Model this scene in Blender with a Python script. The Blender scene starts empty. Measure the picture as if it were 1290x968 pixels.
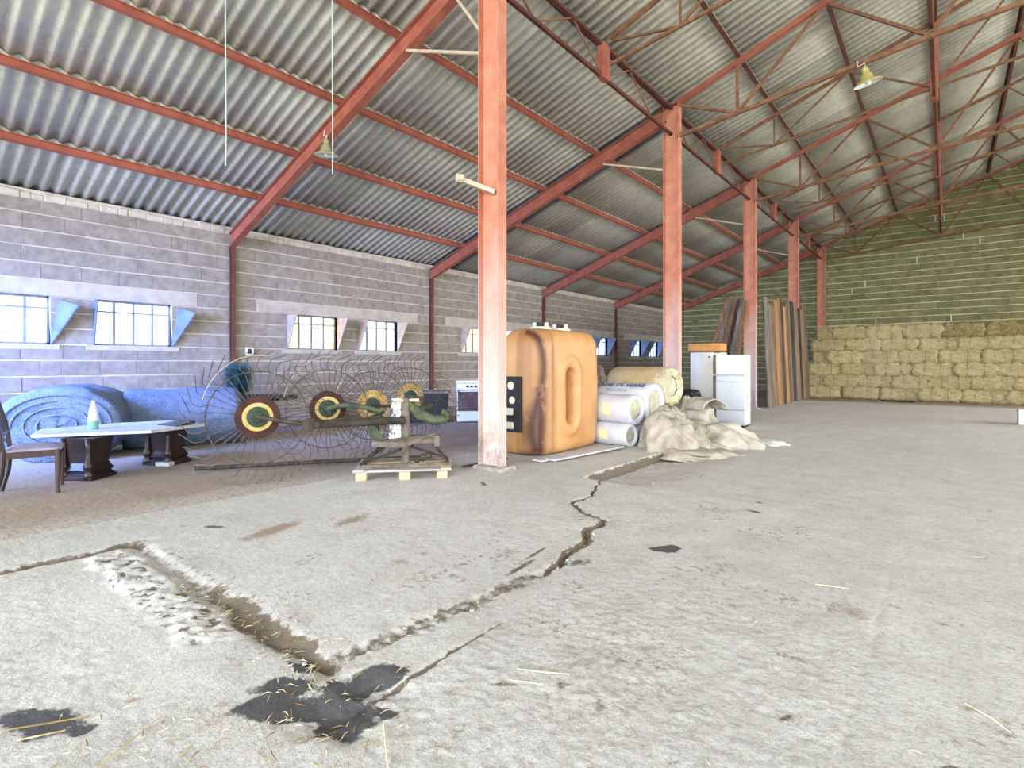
import bpy, bmesh, math, random
import numpy as np
from mathutils import Vector, Matrix, noise as mnoise
R = math.radians
rnd = random.Random(7)
S = bpy.context.scene
COL = S.collection

# ------------------------------------------------------------------ camera
H = 1.2
F_PX = 670.0
cam_d = bpy.data.cameras.new('camera'); cam = bpy.data.objects.new('camera', cam_d); COL.objects.link(cam)
cam_d.sensor_width = 36.0; cam_d.sensor_fit = 'HORIZONTAL'
cam_d.lens = 36.0 * F_PX / 1290.0
cam_d.shift_y = -26.0 / 1290.0
cam_d.clip_end = 400
cam.location = (0, 0, H)
cam.rotation_euler = (R(90), 0, R(39.28))
S.camera = cam

# ------------------------------------------------------------------ world, lights, exposure
S.view_settings.view_transform = 'Standard'
S.view_settings.look = 'None'
S.view_settings.gamma = 1.0
S.view_settings.exposure = 0.62
try: S.view_settings.use_curve_mapping = False
except Exception: pass
S.cycles.max_bounces = 8
S.cycles.diffuse_bounces = 5
S.cycles.sample_clamp_indirect = 6.0
try: S.cycles.use_denoising = True
except Exception: pass

w = bpy.data.worlds.new('sky'); S.world = w; w.use_nodes = True
nt = w.node_tree; nt.nodes.clear()
o = nt.nodes.new('ShaderNodeOutputWorld'); b = nt.nodes.new('ShaderNodeBackground')
tc = nt.nodes.new('ShaderNodeTexCoord'); sx = nt.nodes.new('ShaderNodeSeparateXYZ'); cr = nt.nodes.new('ShaderNodeValToRGB')
nt.links.new(tc.outputs['Generated'], sx.inputs[0]); nt.links.new(sx.outputs['Z'], cr.inputs[0])
cr.color_ramp.elements[0].color = (0.93, 0.96, 1.0, 1); cr.color_ramp.elements[0].position = 0.0
cr.color_ramp.elements[1].color = (0.55, 0.76, 1.0, 1); cr.color_ramp.elements[1].position = 0.7
nt.links.new(cr.outputs[0], b.inputs[0]); b.inputs[1].default_value = 2.0
nt.links.new(b.outputs[0], o.inputs[0])

def area(name, loc, target, sx_, sy_, power, color, spread=180):
    l = bpy.data.lights.new(name, 'AREA'); l.shape = 'RECTANGLE'; l.size = sx_; l.size_y = sy_
    l.energy = power; l.color = color; l.spread = R(spread)
    ob = bpy.data.objects.new(name, l); COL.objects.link(ob); ob.location = loc
    d = Vector(target) - Vector(loc); ob.rotation_euler = d.to_track_quat('-Z', 'Y').to_euler()
    return ob
# daylight through the open front gable and the open right side, plus an added blue fill on the left
area('front_opening_daylight', (1.0, -15.0, 4.6), (-1.5, 14, 3.4), 22, 8.0, 4600, (0.96, 0.98, 1.0))
area('side_opening_daylight', (11.9, 6.0, 3.4), (-1, 7, 0.0), 14, 5.0, 380, (1.0, 0.99, 0.95), 110)
area('far_side_opening_daylight', (11.9, 18.0, 3.4), (-1, 16, 0.0), 12, 5.0, 720, (1.0, 0.98, 0.94), 110)
area('left_blue_fill', (-8.9, -2.3, 2.4), (-9.5, 2.4, 0.75), 2.2, 2.2, 330, (0.16, 0.32, 1.0), 75)  # blue fill lamp added to tint the left end; doorway only assumed
for k, (yy, c, p) in enumerate(((1.2, (0.35, 0.55, 1), 40), (2.97, (0.35, 0.55, 1), 45), (6.4, (1, 0.85, 0.6), 22),
                                (8.1, (0.9, 0.9, 1), 22), (11.5, (1, 0.8, 0.5), 22), (18.7, (0.5, 0.65, 1), 16),
                                (22.0, (0.4, 0.6, 1), 22), (23.8, (0.4, 0.6, 1), 22))):
    area('window_daylight', (-11.35, yy, 2.1), (-9.0, yy, 0.6), 1.0, 0.7, p, c)

# ------------------------------------------------------------------ materials
class NT:
    def __init__(s, name):
        s.m = bpy.data.materials.new(name); s.m.use_nodes = True; s.t = s.m.node_tree; s.t.nodes.clear()
        s.out = s.n('ShaderNodeOutputMaterial')
    def n(s, typ, **k):
        x = s.t.nodes.new(typ)
        for a, v in k.items(): setattr(x, a, v)
        return x
    def l(s, a, b_): s.t.links.new(a, b_)
    def noise(s, vec, scale, detail=4, rough=0.55):
        x = s.n('ShaderNodeTexNoise'); x.inputs['Scale'].default_value = scale
        x.inputs['Detail'].default_value = detail; x.inputs['Roughness'].default_value = rough
        if vec is not None: s.l(vec, x.inputs['Vector'])
        return x.outputs['Fac']
    def ramp(s, fac, a, b_, ca=(0, 0, 0, 1), cb=(1, 1, 1, 1)):
        x = s.n('ShaderNodeValToRGB'); e = x.color_ramp.elements
        e[0].position = a; e[0].color = ca; e[1].position = b_; e[1].color = cb
        s.l(fac, x.inputs[0]); return x.outputs[0]
    def mix(s, fac, a, b_, mode='MIX'):
        x = s.n('ShaderNodeMix'); x.data_type = 'RGBA'; x.blend_type = mode
        for sock, v in ((x.inputs[0], fac), (x.inputs[6], a), (x.inputs[7], b_)):
            if isinstance(v, (int, float)): sock.default_value = v
            elif isinstance(v, tuple): sock.default_value = v if len(v) == 4 else v + (1,)
            else: s.l(v, sock)
        return x.outputs[2]
    def math(s, op, a, b_=0.0):
        x = s.n('ShaderNodeMath'); x.operation = op
        for sock, v in ((x.inputs[0], a), (x.inputs[1], b_)):
            if isinstance(v, (int, float)): sock.default_value = v
            else: s.l(v, sock)
        return x.outputs[0]
    def coords(s, kind='Object', scale=None, rand=0.0):
        v = s.n('ShaderNodeTexCoord').outputs[kind]
        if scale or rand:
            mp = s.n('ShaderNodeMapping'); s.l(v, mp.inputs[0])
            if scale: mp.inputs['Scale'].default_value = scale
            if rand:
                oi = s.n('ShaderNodeObjectInfo'); mu = s.n('ShaderNodeVectorMath', operation='SCALE')
                mu.inputs[0].default_value = (rand, rand * 1.7, rand * 0.6); s.l(oi.outputs['Random'], mu.inputs['Scale'])
                s.l(mu.outputs[0], mp.inputs['Location'])
            v = mp.outputs[0]
        return v
    def bump(s, h, strength, dist=0.02, normal=None):
        x = s.n('ShaderNodeBump'); x.inputs['Strength'].default_value = strength; x.inputs['Distance'].default_value = dist
        s.l(h, x.inputs['Height'])
        if normal is not None: s.l(normal, x.inputs['Normal'])
        return x.outputs[0]
    def bsdf(s, color, rough=0.8, metal=0.0, normal=None, spec=0.3):
        p = s.n('ShaderNodeBsdfPrincipled')
        for sock, v in ((p.inputs['Base Color'], color), (p.inputs['Roughness'], rough)):
            if isinstance(v, tuple): sock.default_value = v if len(v) == 4 else v + (1,)
            elif isinstance(v, (int, float)): sock.default_value = v
            else: s.l(v, sock)
        p.inputs['Metallic'].default_value = metal
        p.inputs['Specular IOR Level'].default_value = spec
        if normal is not None: s.l(normal, p.inputs['Normal'])
        s.l(p.outputs[0], s.out.inputs[0]); return p

def mk(name, c1, c2, scale=6, rough=0.8, bump=0.2, bscale=40, stretch=None, metal=0.0, lo=0.35, hi=0.65, vary=0.0, spec=0.3, rand=20.0, coord='Object', dist=0.01):
    s = NT(name); v = s.coords(coord, stretch, rand)
    f = s.ramp(s.noise(v, scale, 6, 0.6), lo, hi)
    c = s.mix(f, c1, c2)
    if vary:
        oi = s.n('ShaderNodeObjectInfo').outputs['Random']; g = s.n('ShaderNodeNewGeometry').outputs['Random Per Island']
        r = s.math('FRACT', s.math('ADD', oi, g))
        k = s.math('ADD', s.math('MULTIPLY', r, 2 * vary), 1 - vary)
        hs = s.n('ShaderNodeHueSaturation'); s.l(k, hs.inputs['Value']); s.l(c, hs.inputs['Color']); c = hs.outputs[0]
    nm = s.bump(s.noise(v, bscale, 4, 0.6), bump, dist) if bump else None
    s.bsdf(c, rough, metal, nm, spec)
    return s.m

M = {}
M['block'] = mk('concrete_block', (0.215, 0.185, 0.16), (0.30, 0.27, 0.24), 7, 0.95, 0.5, 90, vary=0.07, coord='Object')
M['block_green'] = mk('algae_block', (0.14, 0.145, 0.062), (0.24, 0.235, 0.11), 3, 0.95, 0.5, 90, vary=0.08)
M['mortar'] = mk('mortar', (0.42, 0.37, 0.32), (0.56, 0.51, 0.45), 5, 0.95, 0.4, 60)
M['mortar_green'] = mk('algae_mortar', (0.48, 0.47, 0.28), (0.66, 0.64, 0.46), 3, 0.95, 0.4, 60)
M['lintel'] = mk('smooth_lintel_concrete', (0.36, 0.32, 0.275), (0.46, 0.42, 0.37), 4, 0.9, 0.3, 60)
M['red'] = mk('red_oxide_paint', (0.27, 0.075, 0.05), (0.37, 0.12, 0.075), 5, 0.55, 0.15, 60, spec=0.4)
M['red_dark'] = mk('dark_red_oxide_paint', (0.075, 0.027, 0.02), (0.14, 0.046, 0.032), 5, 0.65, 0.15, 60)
M['rust'] = mk('rusty_steel', (0.14, 0.068, 0.036), (0.25, 0.13, 0.068), 8, 0.8, 0.2, 70)
M['galv'] = mk('dull_conduit', (0.42, 0.33, 0.24), (0.55, 0.47, 0.36), 8, 0.6, 0.1, 70)
M['sash'] = mk('sash_metal', (0.18, 0.20, 0.26), (0.26, 0.27, 0.32), 8, 0.6, 0.0)
M['cheek'] = mk('window_cheek_plaster', (0.33, 0.25, 0.19), (0.44, 0.36, 0.29), 5, 0.9, 0.1)
M['cheek_shade'] = mk('window_cheek_plaster_shaded', (0.10, 0.13, 0.22), (0.16, 0.20, 0.30), 5, 0.9, 0.1)  # blue shade of the cheeks put into a darker copy of the plaster
M['dark_wood'] = mk('dark_stained_wood', (0.010, 0.006, 0.008), (0.028, 0.014, 0.015), 12, 0.35, 0.1, 40, (1, 1, 0.15), spec=0.5)
M['brown_wood'] = mk('brown_wood', (0.028, 0.014, 0.014), (0.06, 0.028, 0.026), 12, 0.4, 0.1, 40, (1, 1, 0.15), spec=0.5)
M['seat'] = mk('worn_seat', (0.20, 0.18, 0.26), (0.32, 0.30, 0.40), 8, 0.6, 0.2)
M['white_board'] = mk('white_board', (0.44, 0.45, 0.47), (0.56, 0.57, 0.58), 5, 0.6, 0.1, 40)
M['white_enamel'] = mk('white_enamel', (0.56, 0.56, 0.55), (0.64, 0.64, 0.63), 3, 0.35, 0.0, spec=0.5)
M['blue_white'] = mk('white_enamel_cool', (0.48, 0.53, 0.60), (0.56, 0.60, 0.66), 3, 0.4, 0.0, spec=0.5)
M['cream'] = mk('cream_plastic', (0.62, 0.58, 0.44), (0.74, 0.70, 0.58), 3, 0.5, 0.0)
M['black'] = mk('black_plastic', (0.012, 0.011, 0.013), (0.03, 0.028, 0.03), 6, 0.5, 0.1)
M['oven_glass'] = mk('oven_glass', (0.05, 0.035, 0.04), (0.09, 0.07, 0.075), 3, 0.2, 0.0, spec=0.6)
M['teal'] = mk('teal_bristle', (0.012, 0.05, 0.06), (0.03, 0.10, 0.10), 9, 0.8, 0.0)
M['grey_crate'] = mk('grey_timber', (0.26, 0.23, 0.21), (0.40, 0.37, 0.34), 6, 0.9, 0.2, 50, (0.2, 0.2, 2))
M['netting'] = None
M['green_paint'] = mk('faded_green_paint', (0.035, 0.05, 0.028), (0.10, 0.12, 0.07), 8, 0.7, 0.2, 50)
M['dark_green'] = mk('dark_green_paint', (0.012, 0.03, 0.015), (0.035, 0.055, 0.028), 8, 0.6, 0.2, 50)
M['yellow'] = mk('faded_yellow_paint', (0.38, 0.27, 0.08), (0.55, 0.42, 0.17), 10, 0.7, 0.2, 50)
M['maroon'] = mk('maroon_rust', (0.025, 0.009, 0.008), (0.065, 0.022, 0.016), 12, 0.8, 0.3, 60)
M['ochre'] = mk('ochre_rust', (0.32, 0.17, 0.05), (0.52, 0.33, 0.12), 12, 0.8, 0.3, 60)
M['tine'] = mk('tine_steel', (0.03, 0.022, 0.018), (0.11, 0.085, 0.07), 20, 0.5, 0.0, metal=0.2)
M['iron'] = mk('greasy_iron', (0.018, 0.016, 0.012), (0.06, 0.048, 0.036), 9, 0.7, 0.2, 60)
M['bare'] = mk('flaked_white_paint', (0.18, 0.17, 0.15), (0.66, 0.68, 0.70), 22, 0.7, 0.3, 70, lo=0.42, hi=0.5)
M['grey_iron'] = mk('grey_brown_iron', (0.085, 0.07, 0.056), (0.20, 0.165, 0.135), 12, 0.75, 0.2, 60)
M['pallet'] = mk('pallet_wood', (0.46, 0.34, 0.22), (0.66, 0.52, 0.37), 9, 0.85, 0.2, 60, (1, 1, 3))
M['pallet_pale'] = mk('bleached_pallet_wood', (0.36, 0.34, 0.34), (0.48, 0.46, 0.45), 9, 0.85, 0.2, 60)
M['wrap'] = mk('white_wrap', (0.52, 0.55, 0.60), (0.62, 0.64, 0.69), 4, 0.45, 0.4, 14, spec=0.4, dist=0.02)
M['wool'] = mk('glass_wool', (0.38, 0.37, 0.28), (0.56, 0.54, 0.42), 14, 0.95, 0.6, 50)
M['kraft'] = mk('kraft_paper', (0.48, 0.35, 0.19), (0.58, 0.44, 0.26), 4, 0.75, 0.3, 18)
M['crinkle'] = mk('crinkled_paper', (0.42, 0.36, 0.22), (0.68, 0.62, 0.44), 10, 0.7, 0.8, 22, dist=0.03)
M['brown_bag'] = mk('brown_plastic', (0.17, 0.12, 0.085), (0.30, 0.23, 0.17), 6, 0.45, 0.8, 12, dist=0.03)
M['ink'] = mk('blue_ink', (0.05, 0.06, 0.16), (0.10, 0.11, 0.24), 9, 0.6, 0.0)
M['ink_pale'] = mk('pale_blue_ink', (0.30, 0.34, 0.44), (0.42, 0.46, 0.55), 9, 0.6, 0.0)
M['label_yellow'] = mk('yellow_print', (0.66, 0.70, 0.28), (0.78, 0.80, 0.55), 9, 0.6, 0.0)
M['sack'] = mk('off_white_sacking', (0.36, 0.33, 0.27), (0.50, 0.47, 0.41), 5, 0.85, 0.5, 26, dist=0.02)
M['sack_b'] = mk('dirty_cream_sacking', (0.28, 0.245, 0.19), (0.46, 0.42, 0.35), 5, 0.85, 0.5, 26, dist=0.02)
M['sheet'] = mk('pale_plastic_sheet', (0.52, 0.54, 0.52), (0.68, 0.70, 0.69), 5, 0.5, 0.4, 20, dist=0.02)
M['orange_board'] = mk('orange_board', (0.48, 0.20, 0.06), (0.60, 0.30, 0.10), 5, 0.7, 0.1)
M['plank_grey'] = mk('weathered_plank', (0.10, 0.08, 0.065), (0.21, 0.18, 0.15), 9, 0.9, 0.4, 30, (1, 1, 0.12), vary=0.2)
M['plank_brown'] = mk('brown_plank', (0.11, 0.055, 0.027), (0.24, 0.14, 0.075), 9, 0.85, 0.4, 30, (1, 1, 0.12), vary=0.2)
M['plank_orange'] = mk('orange_plank', (0.20, 0.105, 0.045), (0.36, 0.21, 0.11), 9, 0.85, 0.4, 30, (1, 1, 0.12), vary=0.12)
M['plank_dark'] = mk('dark_plank', (0.025, 0.018, 0.015), (0.07, 0.05, 0.04), 9, 0.9, 0.4, 30, (1, 1, 0.12), vary=0.2)
M['straw'] = mk('straw', (0.36, 0.29, 0.15), (0.54, 0.46, 0.27), 9, 0.9, 0.0)
M['straw_pale'] = mk('pale_straw', (0.55, 0.48, 0.30), (0.70, 0.64, 0.46), 9, 0.9, 0.0)
M['straw_brown'] = mk('brown_straw', (0.20, 0.13, 0.05), (0.38, 0.27, 0.11), 9, 0.9, 0.0)
M['hay'] = mk('hay', (0.50, 0.40, 0.19), (0.80, 0.69, 0.40), 16, 0.95, 1.0, 34, (1, 2.5, 2.5), vary=0.10, dist=0.05, lo=0.3, hi=0.68)
M['hay_dark'] = mk('dusty_hay', (0.26, 0.19, 0.08), (0.52, 0.42, 0.20), 16, 0.95, 1.0, 34, (1, 2.5, 2.5), vary=0.10, dist=0.05)
M['lamp_green'] = mk('lamp_dull_green_enamel', (0.20, 0.20, 0.11), (0.32, 0.32, 0.18), 6, 0.4, 0.0)
M['lamp_yellow'] = mk('lamp_ochre_enamel', (0.34, 0.29, 0.09), (0.46, 0.40, 0.15), 6, 0.4, 0.0)
M['lamp_white'] = mk('lamp_white_enamel', (0.78, 0.80, 0.76), (0.86, 0.88, 0.84), 6, 0.3, 0.0)
M['cord'] = mk('pale_green_cord', (0.40, 0.55, 0.48), (0.52, 0.66, 0.58), 6, 0.7, 0.0)
M['wire'] = mk('pale_wire', (0.5, 0.46, 0.36), (0.6, 0.56, 0.46), 6, 0.6, 0.0)
M['debris'] = mk('concrete_debris', (0.25, 0.23, 0.21), (0.50, 0.48, 0.45), 12, 0.95, 0.5, 60)
M['outside'] = mk('dry_field', (0.55, 0.45, 0.22), (0.70, 0.62, 0.36), 0.6, 1.0, 0.0)
M['outside_hedge'] = mk('hedge_leaves', (0.10, 0.16, 0.05), (0.30, 0.36, 0.12), 5, 1.0, 0.0)

def sheet_mat(name, ca, cb, ga, gb):
    s = NT(name); v = s.coords('Object', None, 30.0)
    c = s.mix(s.ramp(s.noise(v, 3.5, 6, 0.65), 0.3, 0.7), ca, cb)
    g = s.mix(s.ramp(s.noise(v, 9, 5, 0.7), 0.50, 0.75), (0, 0, 0), (1, 1, 1))
    c = s.mix(s.math('MULTIPLY', g, 0.45), c, ga)
    oi = s.n('ShaderNodeObjectInfo').outputs['Random']
    hs = s.n('ShaderNodeHueSaturation'); s.l(c, hs.inputs['Color'])
    s.l(s.math('ADD', s.math('MULTIPLY', oi, 0.34), 0.82), hs.inputs['Value'])
    s.bsdf(hs.outputs[0], 0.85, 0, s.bump(s.noise(v, 90, 3), 0.25, 0.01), 0.25)
    return s.m
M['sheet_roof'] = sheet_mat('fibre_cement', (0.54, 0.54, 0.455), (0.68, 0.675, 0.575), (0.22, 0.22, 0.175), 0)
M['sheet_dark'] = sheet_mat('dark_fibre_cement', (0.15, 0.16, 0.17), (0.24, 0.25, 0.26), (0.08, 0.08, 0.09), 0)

def col_mat():
    s = NT('red_oxide_column_paint'); v = s.coords('Object')
    c = s.mix(s.ramp(s.noise(v, 4, 5), 0.35, 0.65), (0.43, 0.155, 0.095), (0.55, 0.235, 0.15))
    z = s.n('ShaderNodeSeparateXYZ'); s.l(v, z.inputs[0])
    zz = s.math('ADD', z.outputs['Z'], s.math('MULTIPLY', s.noise(v, 3, 4), 1.2))
    fade = s.ramp(zz, 0.0, 1.0)
    rm = s.n('ShaderNodeMapRange'); s.l(zz, rm.inputs[0]); rm.inputs[1].default_value = 1.2; rm.inputs[2].default_value = 3.4
    c = s.mix(rm.outputs[0], (0.60, 0.49, 0.46), c)                      # worn, bleached paint on the lower shaft
    chip = s.ramp(s.noise(v, 26, 4, 0.7), 0.66, 0.70)
    c = s.mix(s.math('MULTIPLY', chip, 0.6), c, (0.70, 0.62, 0.55))
    r2 = s.n('ShaderNodeMapRange'); s.l(zz, r2.inputs[0]); r2.inputs[1].default_value = 0.95; r2.inputs[2].default_value = 1.1
    stain = s.math('MULTIPLY', s.math('SUBTRACT', 1.0, r2.outputs[0]), s.ramp(s.noise(v, 6, 5, 0.7), 0.42, 0.6))
    c = s.mix(s.math('MULTIPLY', stain, 0.6), c, (0.22, 0.15, 0.12))
    s.bsdf(c, 0.6, 0, s.bump(s.noise(v, 50, 3), 0.1, 0.01), 0.35)
    return s.m
M['column'] = col_mat()

def net_mat():
    s = NT('net_wrapped_bale'); v = s.coords('Object', None, 9.0)
    c = s.mix(s.ramp(s.noise(v, 11, 6, 0.7), 0.3, 0.7), (0.055, 0.085, 0.17), (0.15, 0.205, 0.33))  # blue window light tinted into the bale colour
    wv = s.n('ShaderNodeTexVoronoi'); wv.inputs['Scale'].default_value = 42; wv.feature = 'DISTANCE_TO_EDGE'; s.l(v, wv.inputs['Vector'])
    e = s.ramp(wv.outputs['Distance'], 0.03, 0.10)
    c = s.mix(s.math('MULTIPLY', s.math('SUBTRACT', 1.0, e), 0.4), c, (0.30, 0.37, 0.48))
    s.bsdf(c, 0.8, 0, s.bump(s.noise(v, 40, 4, 0.7), 0.7, 0.03))
    return s.m
M['netting'] = net_mat()

def tank_mat():
    s = NT('amber_tank_plastic'); v = s.coords('Object')
    c = s.mix(s.ramp(s.noise(v, 1.6, 4, 0.6), 0.32, 0.68), (0.50, 0.235, 0.085), (0.62, 0.35, 0.15))
    at = s.n('ShaderNodeAttribute'); at.attribute_name = 'stain'
    c = s.mix(s.math('MULTIPLY', at.outputs['Fac'], s.ramp(s.noise(v, 5, 4, 0.6), 0.12, 0.42)), c, (0.075, 0.028, 0.022))
    p = s.bsdf(c, 0.42, 0, s.bump(s.noise(v, 30, 3), 0.05, 0.01), 0.4)
    try:
        p.inputs['Subsurface Weight'].default_value = 0.15; p.inputs['Subsurface Radius'].default_value = (0.1, 0.05, 0.02)
    except Exception: pass
    return s.m
M['tank'] = tank_mat()

def glass_mat(name, tint, frost):
    s = NT(name); v = s.coords('Object')
    tr = s.n('ShaderNodeBsdfTransparent'); tr.inputs[0].default_value = tint + (1,)
    tl = s.n('ShaderNodeBsdfTranslucent'); tl.inputs[0].default_value = tint + (1,)
    nm = s.bump(s.noise(v, 60, 3), 0.6, 0.02); s.l(nm, tl.inputs['Normal'])
    gl = s.n('ShaderNodeBsdfGlossy'); gl.inputs['Roughness'].default_value = 0.15
    m1 = s.n('ShaderNodeMixShader'); m2 = s.n('ShaderNodeMixShader')
    f = s.math('MULTIPLY', s.ramp(s.noise(v, 30, 3), 0.3, 0.7), 0.25)
    s.l(s.math('ADD', f, frost), m1.inputs[0]); s.l(tr.outputs[0], m1.inputs[1]); s.l(tl.outputs[0], m1.inputs[2])
    m2.inputs[0].default_value = 0.05; s.l(m1.outputs[0], m2.inputs[1]); s.l(gl.outputs[0], m2.inputs[2])
    s.l(m2.outputs[0], s.out.inputs[0]); return s.m
M['frost'] = glass_mat('frosted_glass', (0.88, 0.95, 1.0), 0.35)
M['amber_glass'] = glass_mat('sunlit_tint_glass', (1.0, 0.88, 0.62), 0.15)  # yellow of the sunlight outside put into the pane tint
M['clear_glass'] = glass_mat('clear_glass', (0.82, 0.90, 1.0), 0.05)

def bottle_mat():
    s = NT('bottle_plastic'); p = s.bsdf((0.80, 0.92, 0.95), 0.2, 0, None, 0.5)
    p.inputs['Transmission Weight'].default_value = 0.3; return s.m
M['bottle'] = bottle_mat()
M['bottle_green'] = mk('green_bottle_label', (0.16, 0.42, 0.30), (0.24, 0.52, 0.40), 9, 0.4, 0.0)

def floor_mat():
    s = NT('worn_concrete_floor'); v = s.coords('Object')
    n1 = s.noise(v, 0.6, 6, 0.6); n2 = s.noise(v, 3.5, 6, 0.65); n3 = s.noise(v, 24, 5, 0.7); n4 = s.noise(v, 130, 3, 0.6); n5 = s.noise(v, 58, 4, 0.75)
    c = s.mix(s.ramp(n1, 0.35, 0.65), (0.53, 0.52, 0.505), (0.63, 0.62, 0.60))
    c = s.mix(s.math('MULTIPLY', s.ramp(n2, 0.42, 0.66), 0.5), c, (0.40, 0.38, 0.355))
    c = s.mix(s.math('MULTIPLY', s.ramp(n3, 0.50, 0.66), 0.50), c, (0.32, 0.295, 0.265))
    c = s.mix(s.math('MULTIPLY', s.ramp(n4, 0.58, 0.67), 0.6), c, (0.24, 0.20, 0.165))
    c = s.mix(s.math('MULTIPLY', s.ramp(n5, 0.50, 0.64), 0.5), c, (0.33, 0.305, 0.28))
    def attr(nm):
        a = s.n('ShaderNodeAttribute'); a.attribute_name = nm; return a.outputs['Fac']
    pale = attr('pale'); dirt = attr('dirt'); wet = attr('wet'); brown = attr('brown')
    c = s.mix(s.math('MULTIPLY', pale, 0.75), c, s.mix(s.ramp(n3, 0.4, 0.7), (0.66, 0.66, 0.66), (0.54, 0.53, 0.51)))
    def mask(a, k=0.6, lo=0.45, hi=0.6):
        return s.ramp(s.math('ADD', a, s.math('MULTIPLY', s.math('SUBTRACT', n3, 0.5), k)), lo, hi)
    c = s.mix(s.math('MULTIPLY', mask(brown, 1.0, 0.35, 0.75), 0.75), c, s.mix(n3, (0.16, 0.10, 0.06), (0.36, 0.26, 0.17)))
    c = s.mix(s.math('MULTIPLY', mask(dirt, 1.1, 0.42, 0.66), 0.9), c, s.mix(n3, (0.05, 0.035, 0.022), (0.20, 0.15, 0.10)))
    wm = mask(wet, 0.7, 0.42, 0.56)
    c = s.mix(s.math('MULTIPLY', wm, 0.93), c, s.mix(n3, (0.006, 0.006, 0.008), (0.10, 0.10, 0.11)))
    rg = s.math('SUBTRACT', 0.9, s.math('MULTIPLY', wm, 0.45))
    h = s.math('ADD', s.math('MULTIPLY', n3, 0.5), s.math('MULTIPLY', n5, 0.5))
    nm = s.bump(h, 0.7, 0.012, None)
    s.bsdf(c, rg, 0, nm, 0.2)
    return s.m
M['floor'] = floor_mat()

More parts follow.
